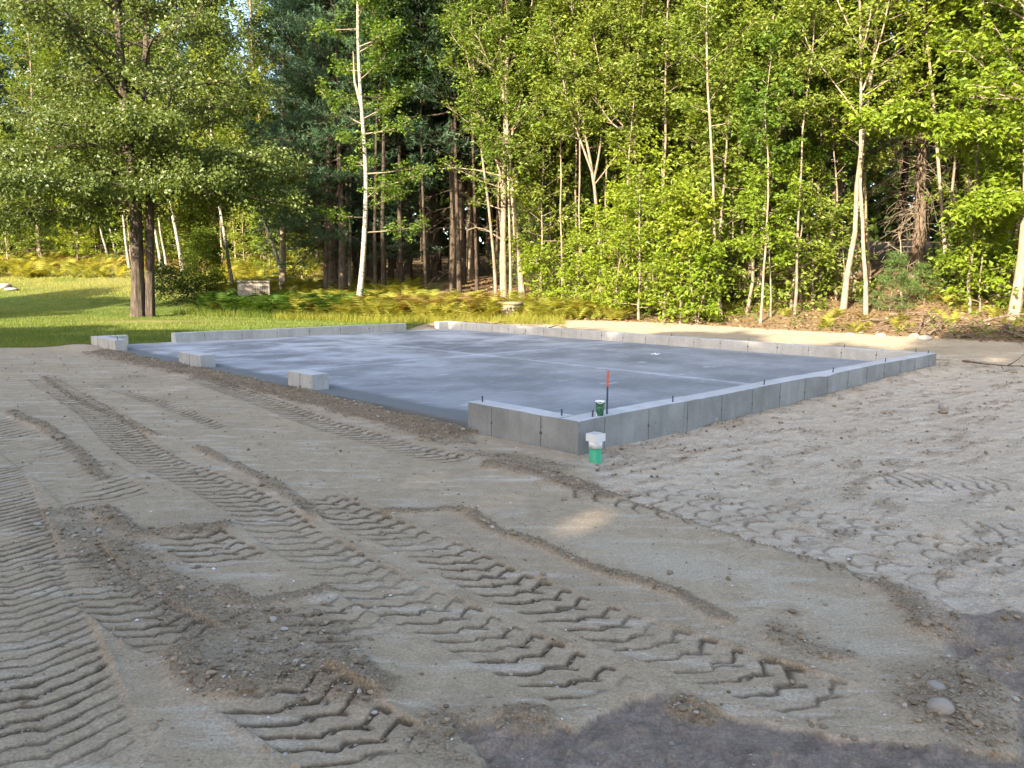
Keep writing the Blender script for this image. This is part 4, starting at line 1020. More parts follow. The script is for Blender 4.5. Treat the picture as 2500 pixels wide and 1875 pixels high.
# leaning white birches on the hillside, left
hill = [((448, 663), (440, 600), (423, 507), 10, 'leaning white birch between the maple and the green bush'), ((571, 712), (555, 620), (536, 487), 10, 'tall slim white birch right of the green bush'),
        ((703, 714), (672, 610), (644, 532), 10, 'white birch leaning left above the tan utility box'), ((395, 660), (386, 605), (377, 548), 8, 'thin white birch just right of the maple trunk'),
        ((269, 643), (255, 590), (241, 520), 6, 'slim white birch left of the maple trunk, curving left'), ((286, 639), (272, 590), (259, 533), 6, 'slim white birch just right of the curving one'),
        ((317, 656), (310, 600), (302, 543), 7, 'white birch close to the left side of the maple trunk'), ((217, 627), (208, 600), (200, 573), 6, 'short leaning birch alone on the hillside'),
        ((97, 630), (93, 600), (90, 560), 7, 'white birch in the yellow ferns at left'), ((72, 618), (68, 590), (64, 555), 6, 'white birch in the yellow ferns, nearer the left edge'),
        ((27, 597), (16, 545), (3, 490), 6, 'leaning white birch close to the left picture edge'), ((408, 656), (402, 620), (394, 573), 6, 'thin grey birch second to the right of the maple trunk'), ((8, 585), (2, 550), (-5, 500), 6, 'white birch cut by the left picture edge')]
for k, (p0, p1, p2, w, lab) in enumerate(hill):
    ext = [(p2[0] * 2 - p1[0], p2[1] * 2 - p1[1])]
    front(lab, [p0, p1, p2] + ext, w, 'bark_birch', 3.5, 'birch_tree', 60 + k, n=20, f0=.42, L=2.1, Ltop=.9, size=.20, per=7, leaf='leaf_edge')

# ------------------------------------------------------------------ young trees and bushes at the woods edge
def young(label, px, py, h, seed, leaf='leaf_bright', spread=1.0, n=16, size=.135, per=7, name='sapling', cat='sapling', f0=.12, sub=5, tw=3):
    r_ = np.random.default_rng(2000 + seed); b_ = hit(px, py)
    T = trunk_path(r_, h, (r_.normal() * .2, r_.normal() * .15 - .1), 8, .06); Rr = taper(.012 + .007 * h, 8, .3)
    return build_tree(name, label, cat, tuple(b_), r_, T, Rr, M['bark_grey'], M[leaf], size=size, per=per, sides=5, n=n, f0=f0, L=spread, Ltop=spread * .45, el=(8, 40), sub=sub, tw=tw, twl=.35, leafkw=dict(upb=1.1, droop=.3, cloud=.25))
ys_ = [(1500, 770, 3.6, 1.2, 'bright young tree at the left of the leafy edge'), (1560, 782, 4.4, 1.3, 'tallest bright young tree with large leaves in front of the crooked tree'), (1620, 784, 4.0, 1.3, 'bright large-leaved young tree right of the tallest one'), (1455, 760, 3.0, 1.1, 'young tree spreading low right of the centre trunks'),
       (1660, 790, 3.2, 1.1, 'low bright young tree at the sand edge, third from the crooked tree'), (1400, 745, 2.2, 1.0, 'small bright sapling beside the concrete well ring'), (1700, 792, 1.9, .8, 'knee-high bright sapling by the thin bent stem'), (1520, 755, 4.8, 1.3, 'tall young tree behind the bright front ones'),
       (1780, 745, 3.4, 1.0, 'young tree behind the thin tan stem'), (1930, 760, 3.2, 1.1, 'young tree with flat leaf layers right of the forked tree'), (1955, 735, 4.2, 1.2, 'taller young tree behind the flat layered one'), (2060, 742, 2.6, .9, 'leafy sapling before the tall slender pole'),
       (2395, 760, 2.6, .9, 'broad green sapling near the fallen brush'), (2350, 735, 2.0, .9, 'green sapling below the grey clump'), (2440, 745, 3.4, 1.1, 'yellow-green sapling left of the stout edge tree'), (1590, 770, 2.2, 1.1, 'low leafy sapling at the foot of the crooked tree'), (1330, 735, 1.6, .9, 'low bush right of the centre trunks')]
for k, (x, y, h, sp, lab) in enumerate(ys_):
    young(lab, x, y, h, k, 'leaf_bright' if x < 1720 or x > 2430 else ('leaf_edge' if k % 2 else 'leaf_bright'), sp, n=int(8 + h * 2.6), sub=5)
young('rounded green bush at the lawn edge left of the tan utility box', 505, 722, 2.4, 31, 'leaf_edge', 1.3, 34, .12, 7, 'bush', 'bush', .05, 6, 4)
young('dark low bush in shade between maple and fern bed', 425, 738, 1.2, 32, 'leaf_dark', 1.3, 26, .10, 7, 'bush', 'bush', .03, 5, 4)
for k, (x, y, h, lab) in enumerate(((2172, 760, 1.4, 'small feathery hemlock sapling on the leaf-covered bank'), (2255, 735, .9, 'tiny hemlock seedling beside the fallen log'), (1815, 730, 3.4, 'soft light-green young pine behind the thin tan stem'), (1310, 690, 3.6, 'soft blue-green young pine behind the centre trunks'), (1265, 640, 3.2, 'young pine half hidden among the centre trunks'))):
    b_ = hit(x, max(y, 700) if k > 2 else y)
    build_pine('pine_sapling', lab, tuple(b_), np.random.default_rng(90 + k), h, .02 + .008 * h, f0=.1, L=.35 * h + .3, Ltop=.15, whorl=.22 if h < 2 else .4, per_w=5, mat='needle_light', sub=6, tw=4, per=9, nl=.08 if h < 2 else .12, nw=.007, twl=.2, cat='sapling', sides=5)

# ------------------------------------------------------------------ deeper forest, copies of a few trees
rng = np.random.default_rng(5)
def proto_tree(seed, h, r, bark, leaf, name='tree', **kw):
    r_ = np.random.default_rng(seed); T = trunk_path(r_, h, (r_.normal() * .6, r_.normal() * .4), 12, .10)
    d = dict(n=48, f0=.28, f1=.99, L=3.0, Ltop=1.1, el=(12, 50), sub=7, tw=4, twl=.5, size=.14, per=9, sides=7); d.update(kw)
    return build_tree(name, '', 'tree', (0, 0, 0), r_, T, taper(r, 12, .2), M[bark], M[leaf], **d)
G_BACK = 'trees crowded in the woods behind the front row'
PROTO = {
    'maple0': proto_tree(301, 17, .12, 'bark_pale', 'leaf_edge'),
    'maple1': proto_tree(302, 19, .15, 'bark_grey', 'leaf_edge', f0=.22, n=54),
    'maple2': proto_tree(303, 15, .09, 'bark_pale', 'leaf_bright', f0=.35, n=40, L=2.4),
    'dark0': proto_tree(304, 19, .15, 'bark_grey', 'leaf_dark', f0=.25, L=3.2, n=54),
    'pole0': proto_tree(305, 15, .055, 'bark_pale', 'leaf_edge', f0=.5, n=24, L=1.8, sides=6),
    'pole1': proto_tree(306, 13, .045, 'bark_grey', 'leaf_edge', f0=.45, n=22, L=1.6, sides=6),
    'far0': proto_tree(307, 23, .18, 'bark_grey', 'leaf_dark', f0=.12, n=60, L=3.6, size=.30, per=5, sides=6, subr=False),
    'far1': proto_tree(308, 22, .16, 'bark_grey', 'leaf_edge', f0=.15, n=60, L=3.4, size=.32, per=4, sides=6, subr=False),
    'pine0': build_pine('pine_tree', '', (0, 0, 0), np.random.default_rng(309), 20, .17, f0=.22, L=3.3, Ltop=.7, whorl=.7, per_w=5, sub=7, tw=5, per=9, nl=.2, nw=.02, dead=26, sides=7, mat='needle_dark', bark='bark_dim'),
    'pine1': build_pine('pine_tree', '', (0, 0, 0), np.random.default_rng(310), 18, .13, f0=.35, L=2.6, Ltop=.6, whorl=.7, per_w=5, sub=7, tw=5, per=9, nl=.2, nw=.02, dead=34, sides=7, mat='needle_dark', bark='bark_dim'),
}
LABEL = {'maple0': 'pale-trunked leafy tree crowded in the woods behind the front row', 'maple1': 'grey-trunked leafy tree crowded in the woods behind the front row', 'maple2': 'bright-leaved tree crowded in the woods behind the front row',
         'dark0': 'dark-leaved tree crowded in the woods behind the front row', 'pole0': 'thin pale pole tree crowded in the woods behind the front row', 'pole1': 'thin grey pole tree crowded in the woods behind the front row',
         'far0': 'dark tall tree at the back of the woods', 'far1': 'green tall tree at the back of the woods', 'pine0': 'tall dark pine crowded in the woods behind the front row', 'pine1': 'slim dark pine with dead lower limbs in the woods behind the front row'}
USED = {k: False for k in PROTO}
PLANTED = []
def plant(kind, x, y, sc=1.0):
    loc = (x, y, float(zbase(x, y)) - .05); rz = rng.uniform(0, 6.28)
    root = PROTO[kind]
    if not USED[kind]:
        USED[kind] = True; root.location = loc; root.rotation_euler = (0, 0, rz); root.scale = (sc,) * 3
        root['group'] = G_BACK; PLANTED.append((kind, root))
    else:
        PLANTED.append((kind, dup(root, loc, rz, sc)))
taken = []
def free(x, y, d):
    for (a, b_) in taken:
        if (a - x) ** 2 + (b_ - y) ** 2 < d * d: return False
    taken.append((x, y)); return True
def scatter(n, x0, x1, t0, t1, kinds, dist, tries=40):
    k = 0; t = 0
    while k < n and t < n * tries:
        t += 1
        x = rng.uniform(x0, x1); y = float(edge_y(x)) + rng.uniform(t0, t1)
        if abs(x) > .80 * y or (x < -9 and y < 40): continue
        sx_ = CX + FPX * x / y; kd_ = kinds[rng.integers(len(kinds))]
        if kd_.startswith('young') and (2040 < sx_ < 2300 and y < 33 or 930 < sx_ < 1200): continue
        if y < 31 and any(a_ < sx_ < b_ for a_, b_ in ((1190, 1300), (1830, 1935), (2085, 2130), (2130, 2290))): continue
        if kd_ in ('maple2', 'young4') and 930 < sx_ < 1200: continue
        if not free(x, y, dist): continue
        plant(kd_, x, y, rng.uniform(.82, 1.15)); k += 1
# centre and right
scatter(16, 1.5, 16, 3.5, 8, ['maple2', 'pole0', 'pole1', 'pole1'], 1.7)
scatter(10, 1.0, 16, 2.5, 7, ['pole1'], 1.4)
scatter(36, -1, 26, 6, 16, ['maple0', 'maple1', 'maple0', 'maple2', 'pole0', 'pole1', 'pine1'], 1.8)
scatter(26, -10, 0, 7, 18, ['pine0', 'pine1', 'pine1', 'dark0'], 1.6)
scatter(9, -9, -1, 8, 16, ['maple1', 'maple0'], 1.6)
scatter(30, -12, 30, 15, 30, ['dark0', 'pine0', 'maple1', 'dark0'], 2.2)
# left hillside, behind the leaning birches
def scatter_left(n, y0, y1, kinds, dist):
    k = 0; t = 0
    while k < n and t < n * 60:
        t += 1; y = rng.uniform(y0, y1); x = rng.uniform(-.82 * y, -8)
        if not free(x, y, dist): continue
        plant(kinds[rng.integers(len(kinds))], x, y, rng.uniform(.85, 1.15)); k += 1
scatter_left(20, 46, 55, ['maple0', 'maple2', 'pole0', 'maple1', 'pine1'], 2.0)
scatter_left(26, 52, 68, ['dark0', 'maple1', 'pine0', 'far1'], 2.4)
# back of the woods
k = 0; t = 0
while k < 56 and t < 4000:
    t += 1; y = rng.uniform(52, 84); x = rng.uniform(-.85 * y, .85 * y)
    if not free(x, y, 3.6): continue
    sx_ = CX + FPX * x / y
    plant('far0' if rng.random() < .6 else 'far1', x, y, rng.uniform(.9, 1.2) * (.62 if 560 < sx_ < 740 or sx_ < 70 else 1)); k += 1

# young growth between the trunks
for k_, (h_, sp_, lf) in {'young0': (3.6, 1.2, 'leaf_edge'), 'young1': (5.2, 1.4, 'leaf_edge'), 'young2': (4.2, 1.4, 'leaf_dark'), 'young3': (8.0, 1.7, 'leaf_edge'), 'young4': (6.5, 1.6, 'leaf_bright')}.items():
    q_ = np.random.default_rng(600 + len(k_) + int(h_ * 10)); T_ = trunk_path(q_, h_, (.2, -.1), 8, .08)
    PROTO[k_] = build_tree('sapling', '', 'sapling', (0, 0, 0), q_, T_, taper(.045, 8, .3), M['bark_grey'], M[lf], size=.14, per=8, sides=5, n=int(11 + h_ * 3.6), f0=.1, L=sp_, Ltop=sp_ * .5, el=(5, 40), sub=6, tw=3, twl=.4, leafkw=dict(upb=1.0))
    USED[k_] = False; LABEL[k_] = {'young0': 'low green sapling among the trunks of the woods', 'young1': 'tall green sapling among the trunks of the woods', 'young2': 'dark green sapling among the trunks of the woods'}.get(k_, 'tall young tree')
G_BACK = 'saplings among the trunks of the woods'
scatter(10, 2, 18, 3.5, 9, ['young0', 'young1'], 1.4)
scatter(13, .5, 20, 3.0, 12, ['young3', 'young4'], 1.3)
scatter(10, 2, 26, 9, 17, ['young1', 'young2'], 1.4)
scatter(10, -9, 1, 9, 16, ['young2', 'pine1'], 1.4)
for (px_, py_, kd_, sc_) in ((520, 650, 'young1', 1.1), (600, 668, 'young1', 1.0), (660, 672, 'young0', 1.1), (470, 640, 'young1', 1.0), (545, 655, 'maple2', .75), (640, 662, 'maple2', .7), (740, 680, 'young1', 1.0), (420, 640, 'young0', 1.2)):
    h0_ = hit(px_, py_); plant(kd_, h0_[0], h0_[1], sc_)
scatter_left(26, 46, 56, ['young3', 'young1', 'young4'], 1.6)
scatter_left(12, 54, 64, ['young1', 'young2'], 1.8)
# the wood goes on up the slope as one dark mass
q_ = np.random.default_rng(17); n_ = 26000
y_ = q_.uniform(64, 90, n_); x_ = q_.uniform(-1, 1, n_) * (.95 * y_); z_ = zbase(x_, y_) + 11 * q_.uniform(0, 1, n_) ** 1.2
P_ = np.stack([x_, y_, z_], 1)
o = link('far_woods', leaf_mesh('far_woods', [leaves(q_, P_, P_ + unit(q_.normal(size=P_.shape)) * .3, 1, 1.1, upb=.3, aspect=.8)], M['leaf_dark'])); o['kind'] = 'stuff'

# ------------------------------------------------------------------ trees behind the photographer, whose shade covers the site
aD = np.array([math.sin(SUN_AZ), math.cos(SUN_AZ)]); bD = np.array([math.cos(SUN_AZ), -math.sin(SUN_AZ)])
spots = [((862, 1188), .22), ((1395, 1268), .36), ((1335, 1325), .24), ((60, 915), .28), ((170, 905), .28), ((290, 893), .25), ((300, 945), .22), ((2060, 822), .45), ((2170, 853), .35), ((2440, 877), .4), ((2120, 884), .25),
         ((120, 823), .35), ((330, 800), .45), ((80, 770), .6), ((200, 785), .5), ((450, 790), .5), ((560, 800), .4), ((280, 880), .25), ((1180, 772), .4)]
SP = [(np.array([*pg(*p, .05), .05]), r) for p, r in spots]
G_SHADE = 'trees in the row behind the photographer'
r_ = np.random.default_rng(8)
for k, be in enumerate(np.arange(-36, 12.1, 3.0)):
    off = -20 + r_.uniform(-1.5, 1.5)
    reach = np.interp(be, [-36, -31, -29, -24, -18, -15, -13, -9, -3, 0, 3, 6, 9, 12], [21, 21, 10, 9, 12.5, 16.8, 18.3, 18.2, 17.6, 21.8, 16.6, 16.0, 13.5, 12])
    H_ = (reach - off) * math.tan(SUN_EL) + r_.uniform(-.5, .3)
    c = aD * off + bD * be; loc = np.array([c[0], c[1], 0.0])
    T = trunk_path(r_, H_ * .93, (0, 0), 10, .1)
    n = 6600; z = r_.uniform(.10, 1, n); f = np.sin(np.clip((z - .05) / .97, 0, 1) * math.pi) ** .45
    a = r_.uniform(0, 6.28, n); rr = 2.7 * f * np.sqrt(r_.uniform(.05, 1, n)) * (.85 + .3 * vnoise(a * 2, z * 6, k))
    Pn = np.stack([rr * np.cos(a), rr * np.sin(a), z * H_], 1) + T[-1] * np.array([1, 1, 0]) * z[:, None]
    D_ = unit(r_.normal(size=(n, 3)))
    keep = np.ones(n, bool)
    for q, rad_ in SP:
        w = Pn + loc - q; al = w @ (-LDIR); dist = np.linalg.norm(w - al[:, None] * (-LDIR), axis=1); keep &= dist > rad_ * .62 + .13  # crown leaves cleared along sun rays so light patches reach the ground
    Pn = Pn[keep]; D_ = D_[keep]
    tr = thing('tree', 'tree in the row that shades the site from behind the photographer', 'tree', tuple(loc), 0, G_SHADE)
    tb = Tubes(); tb.add(T, taper(.2, 10, .2), 8)
    grow(r_, tb, T, taper(.2, 10, .2), n=16, f0=.25, L=2.2, Ltop=.8, sub=2, tw=0, subr=True)
    link('trunk', tb.mesh('trunk', M['bark_grey']), tr)
    link('crown', leaf_mesh('crown', [leaves(r_, Pn - D_ * .15, Pn + D_ * .15, 1, .55, upb=.3, aspect=.85, spread=.01)], M['leaf_dark']), tr)

# every tree and sapling behind the front row is told by its look and by what it stands behind
MARKS = [(-200, 'beyond the left picture edge'), (60, 'behind the white birches in the yellow ferns'), (215, 'behind the short leaning birch on the hillside'), (345, 'behind the big maple'), (448, 'behind the leaning birch next to the maple'),
         (571, 'behind the tall slim hillside birch'), (690, 'behind the birch above the utility box'), (812, 'behind the white pine'), (890, 'behind the white birch with the broken top'), (985, 'in the left of the dark hollow'), (1080, 'in the middle of the dark hollow'), (1165, 'at the right of the dark hollow'),
         (1235, 'behind the multi-stem centre maple'), (1340, 'right of the centre clump'), (1455, 'behind the fan of thin stems'), (1560, 'behind the crooked kinked tree'), (1660, 'behind the bright young leaves'), (1745, 'behind the thin tan stem'), (1880, 'behind the forked pale tree'),
         (2005, 'behind the dark furrowed trunk'), (2105, 'behind the tall slender pole'), (2240, 'behind the big pine with dead limbs'), (2370, 'behind the grey three-stem clump'), (2480, 'behind the stout right-edge tree'), (2700, 'beyond the right picture edge')]
ORD = ['nearest', 'second nearest', 'third nearest', 'fourth nearest', 'fifth nearest', 'sixth nearest', 'seventh nearest', 'eighth nearest', 'ninth nearest', 'tenth nearest']
KINDW = {'maple0': 'pale-trunked leafy tree', 'maple1': 'grey-trunked leafy tree', 'maple2': 'bright-leaved tree', 'dark0': 'dark-leaved tree', 'pole0': 'thin pale pole tree', 'pole1': 'thin grey pole tree', 'far0': 'tall dark back-woods tree',
         'far1': 'tall green back-woods tree', 'pine0': 'tall dark pine', 'pine1': 'slim dead-limbed pine', 'young0': 'low green sapling', 'young1': 'tall green sapling', 'young2': 'dark green sapling', 'young3': 'tall leafy young tree', 'young4': 'tall bright young tree'}
byk = {}
for kd, o in PLANTED:
    v = np.array(o.location) + np.array([0, 0, 2.0 - EYE]); dpt = v @ FW; sx = CX + FPX * (v @ RT) / dpt
    mk = min(MARKS, key=lambda m: abs(m[0] - sx))[1]; byk.setdefault((kd, mk), []).append((dpt, o))
for (kd, mk), L_ in byk.items():
    for r0_, (dpt, o) in enumerate(sorted(L_, key=lambda q: q[0])):
        o['label'] = KINDW[kd] + ' ' + mk + (', the ' + ORD[min(r0_, 9)] if len(L_) > 1 else '')

# ------------------------------------------------------------------ ferns, grass, leaf litter
def fern_bed(name, pts, scale, mat, seed, n_fr=6):
    r_ = np.random.default_rng(seed)
    V = []; F = []; T = []
    ks = np.arange(1, 11)
    tri = []
    for s_ in ks / 11:
        for sd in (-1, 1):
            ln = .19 * math.sin(math.pi * (s_ * .8 + .15)) + .02
            tri += [(s_ - .035, 0, 0), (s_ + .06, sd * ln, -.01), (s_ + .04, 0, 0)]
    tri = np.array(tri); s_ = tri[:, 0]
    base = np.stack([s_ * .78, tri[:, 1], 1.05 * s_ - .60 * s_ ** 2 + tri[:, 2]], 1)
    n = len(pts) * n_fr
    yaw = r_.uniform(0, 6.28, n); sc = np.repeat(scale * r_.uniform(.6, 1.25, len(pts)), n_fr) * r_.uniform(.7, 1.15, n); rise = r_.uniform(.75, 1.35, n)
    Pp = np.repeat(pts, n_fr, 0) + r_.normal(size=(n, 3)) * np.array([.05, .05, 0])
    x = base[None, :, 0] * sc[:, None] / rise[:, None]; y = base[None, :, 1] * sc[:, None]; z = base[None, :, 2] * (sc * rise)[:, None]
    V = np.stack([Pp[:, 0:1] + x * np.cos(yaw)[:, None] - y * np.sin(yaw)[:, None], Pp[:, 1:2] + x * np.sin(yaw)[:, None] + y * np.cos(yaw)[:, None], Pp[:, 2:3] + z], -1).reshape(-1, 3)
    F = np.arange(len(V)).reshape(-1, 3)
    tone = np.repeat(np.clip(np.repeat(r_.uniform(0, 1, len(pts)), n_fr) * .6 + .4 * r_.uniform(0, 1, n), 0, 1), len(base))
    o = link(name, np_mesh(name, V, [F], {'tone': tone}, False, [mat])); o['kind'] = 'stuff'; return o
def band(n, x0, x1, t0, t1, seed, dens=None):
    r_ = np.random.default_rng(seed); x = r_.uniform(x0, x1, n); y = edge_y(x) + r_.uniform(t0, t1, n)
    if dens is not None:
        k = r_.uniform(0, 1, n) < np.clip(dens(x, y), 0, 1); x = x[k]; y = y[k]
    return np.stack([x, y, zbase(x, y) - .02], 1)
patch = lambda x, y, s, seed: sst(-.08, .1, fbm(x * s, y * s, 3, seed))
fern_bed('fern_bed', band(560, -7.5, -.5, -.6, 2.6, 1, lambda x, y: .5 + patch(x, y, .5, 3)), .95, M['fern'], 1)
fern_bed('fern_bed', band(120, -.5, 3.2, .1, 2.6, 2, lambda x, y: .3 + patch(x, y, .6, 4)), .75, M['fern'], 2)
fern_bed('rust_fern_bed', band(260, -4.0, -.6, .2, 2.2, 3, lambda x, y: patch(x, y, .9, 5)), .95, M['fern_rust'], 3)
fern_bed('rust_fern_bed', band(110, -7.6, -5.4, -.4, 1.4, 4), .8, M['fern_rust'], 4)
fern_bed('dark_fern_bed', band(420, -11.5, -5.8, -.4, 1.9, 5), 1.0, M['fern_dark'], 5)
fern_bed('fern_bed', band(600, -13, -4, 2.4, 8, 6, lambda x, y: .25 + patch(x, y, .4, 6)), .85, M['fern'], 6)
fern_bed('yellow_fern_bed', band(2300, -36, -9.5, 8.5, 18, 7, lambda x, y: (.2 + patch(x, y, .22, 7)) * sst(-10, -16, x) * (1 - .85 * sst(5, 2, np.abs(x + 18.5 + .25 * (y - 40))))), 1.0, M['fern'], 7)
fern_bed('fern_bed', band(380, 3, 15, .4, 9, 8, lambda x, y: .9 * patch(x, y, .6, 8)), .42, M['fern'], 8)
fern_bed('fern_bed', band(150, -30, -12, 12, 20, 9), .8, M['fern_rust'], 9)

def grass_mesh(name, pts, h, w, mat, seed, lean=.45):
    r_ = np.random.default_rng(seed); n = len(pts)
    a = r_.uniform(0, 6.28, n); d = np.stack([np.cos(a), np.sin(a), 0 * a], 1); sdir = np.stack([-np.sin(a), np.cos(a), 0 * a], 1)
    hh = (h * r_.uniform(.5, 1.4, n))[:, None]
    tip = pts + d * hh * lean * r_.uniform(.2, 1.4, n)[:, None] + np.array([0, 0, 1]) * hh
    V = np.stack([pts - sdir * w, pts + sdir * w, tip], 1).reshape(-1, 3)
    tone = np.repeat(np.clip(.5 + 1.2 * fbm(pts[:, 0] * .8, pts[:, 1] * 1.3, 3, seed) + r_.normal(size=n) * .2, 0, 1), 3)
    o = link(name, np_mesh(name, V, [np.arange(n * 3).reshape(-1, 3)], {'tone': tone}, False, [mat])); o['kind'] = 'stuff'; return o
r_ = np.random.default_rng(66)
def lawn_pts(n, far=34):
    y = 14.6 * (far / 14.6) ** r_.uniform(0, 1, n); x = r_.uniform(-1, 0, n) * (.72 * y + .5)
    u, v = uv_of(x, y); ok = (v > VL + .02) & (y > np.interp(x, [-60, -12, -9, -8.2], [14.7, 14.9, 15.4, 16.2])) & (x < -3.2 + (y - 20.6) * .15) & (y < edge_y(x) + 3)
    bare = np.exp(-(((x + 11.2) / 3.0) ** 2 + ((y - 24.4) / 1.4) ** 2)) > r_.uniform(.2, .9, n)
    ok &= ~bare
    x = x[ok]; y = y[ok]
    return np.stack([x, y, soil(x, y)[0] - .004], 1)
grass_mesh('lawn_grass', lawn_pts(160000), .055, .0055, M['grass'], 3)
pp = band(34000, -36, -9, 2.5, 17, 12, lambda x, y: .55 + patch(x, y, .35, 12)); grass_mesh('meadow_grass', pp, .13, .010, M['grass_dry'], 4, .8)
pp = band(7000, -8, 1.5, -1.6, .4, 13); grass_mesh('tall_grass', pp, .26, .007, M['grass_dry'], 5, .7)
pp = band(5000, -12.5, -5, -1.2, .3, 14); grass_mesh('tall_grass', pp, .28, .007, M['grass'], 6, .7)

def litter(name, pts, size, mat, seed, flat=.25):
    r_ = np.random.default_rng(seed); n = len(pts)
    d = unit(r_.normal(size=(n, 3)) * np.array([1, 1, flat])); nn = unit(np.array([0, 0, 1]) + r_.normal(size=(n, 3)) * flat * 1.6); w = unit(np.cross(nn, d))
    s = (size * r_.uniform(.5, 1.3, n))[:, None]; p = pts + np.array([0, 0, .015]) + np.array([0, 0, 1]) * (r_.uniform(0, .05, n))[:, None]
    V = np.stack([p - d * s * .5, p + w * s * .32, p + d * s * .5, p - w * s * .32], 1).reshape(-1, 3)
    o = link(name, np_mesh(name, V, [np.arange(n * 4).reshape(-1, 4)], {'tone': np.repeat(r_.uniform(0, 1, n), 4)}, False, [mat])); o['kind'] = 'stuff'
pp = band(26000, -3, 16, .0, 12, 15, lambda x, y: .45 + patch(x, y, .8, 16)); litter('leaf_litter', pp, .10, M['litter'], 9)
pp = band(9000, -30, -8, 9, 20, 16); litter('leaf_litter', pp, .14, M['litter'], 10)
# low green growth on the bank
pp = band(1500, 2.5, 15.5, .3, 9, 17, lambda x, y: patch(x, y, .7, 18)); r_ = np.random.default_rng(12)
pp[:, 2] += r_.uniform(.03, .45, len(pp)) * r_.uniform(0, 1, len(pp))
o = link('ground_cover', leaf_mesh('ground_cover', [leaves(r_, pp, pp + unit(r_.normal(size=pp.shape)) * .25, 6, .10, upb=1)], M['leaf_edge'])); o['kind'] = 'stuff'

# ------------------------------------------------------------------ soil crumbs and pebbles
ICO = None
def rock_template(sub, seed, rough=.3, flat=.75):
    bm = bmesh.new(); bmesh.ops.create_icosphere(bm, subdivisions=sub, radius=1.0); bm.verts.ensure_lookup_table()
    V = np.array([v.co[:] for v in bm.verts]); F = np.array([[v.index for v in f.verts] for f in bm.faces]); bm.free()
    k = 1 + rough * (fbm(V[:, 0] * 1.3 + seed, V[:, 1] * 1.3 + V[:, 2] * 1.7, 3, seed) * 2)
    if sub < 2: k = k * (1 + np.random.default_rng(seed).uniform(-rough, rough, len(V)))
    V = V * k[:, None]; V[:, 2] *= flat; return V, F
def scatter_rocks(name, P0, size, mat, seed, sub=1, tone=None):
    r_ = np.random.default_rng(seed); n = len(P0); V0, F0 = rock_template(sub, seed) if sub else (np.array([[1, 0, 0], [-.8, .2, 0], [0, 1, .1], [.1, -1, 0], [0, .1, .8], [0, 0, -.8]]), np.array([[0, 2, 4], [2, 1, 4], [1, 3, 4], [3, 0, 4], [2, 0, 5], [1, 2, 5], [3, 1, 5], [0, 3, 5]]))
    a = r_.uniform(0, 6.28, n); c, s = np.cos(a)[:, None], np.sin(a)[:, None]
    sx = size[:, None] * r_.uniform(.7, 1.3, (n, 1)); sy = size[:, None] * r_.uniform(.7, 1.3, (n, 1)); sz = size[:, None] * r_.uniform(.6, 1.0, (n, 1))
    x = V0[None, :, 0] * sx; y = V0[None, :, 1] * sy; z = V0[None, :, 2] * sz
    V = np.stack([P0[:, 0:1] + x * c - y * s, P0[:, 1:2] + x * s + y * c, P0[:, 2:3] + z], -1).reshape(-1, 3)
    F = (F0[None] + (np.arange(n) * len(V0))[:, None, None]).reshape(-1, 3)
    o = link(name, np_mesh(name, V, [F], {'tone': np.repeat(r_.uniform(0, 1, n) if tone is None else tone, len(V0))}, False, [mat])); o['kind'] = 'stuff'
r_ = np.random.default_rng(99)
G3 = np.stack([GX, GY, GZ], 1)
u_, v_ = uv_of(GX, GY); outside = ~((u_ > .02) & (u_ < UL) & (v_ > 0) & (v_ < VL))
cell = (rows[:, None] * (1 / NR) * math.log(FAN / 1.7) * (0.70 * rows[:, None] * 2 + .8) / NC * np.ones(NC)[None]).ravel()
wgt = (np.clip(GA['loose'] - .15, 0, 1) + .010) * (GY < 15) * outside * cell / np.maximum(GY, 2) ** 1.0
idx = r_.choice(len(wgt), 17000, p=wgt / wgt.sum())
sz = .0035 + .0035 * r_.pareto(3.2, len(idx)); sz = np.clip(sz * (1 + GY[idx] * .10), 0, .019)
pc_ = G3[idx] + r_.normal(size=(len(idx), 3)) * np.array([.01, .01, 0]) + np.array([0, 0, 1]) * (sz * .35)[:, None]; big_ = sz * 3 / np.maximum(GY[idx], 1) > .0075
scatter_rocks('soil_crumbs', pc_[big_], sz[big_], M['clod'], 5)
scatter_rocks('soil_crumbs', pc_[~big_], sz[~big_], M['clod'], 7, 0)
wgt = (1 - GA['loose'] * .5) * (GY < 14) * outside * cell / np.maximum(GY, 2) ** 1.2 * (1 - .6 * GA['dark']) * (1 - GA['grass'])
idx = r_.choice(len(wgt), 4200, p=wgt / wgt.sum())
sz = .0018 + .0018 * r_.pareto(2.4, len(idx)); sz = np.clip(sz * (1 + GY[idx] * .12), 0, .011)
scatter_rocks('pebbles', G3[idx] + np.array([0, 0, 1]) * (sz * .3)[:, None], sz, M['pebble'], 6, 0)

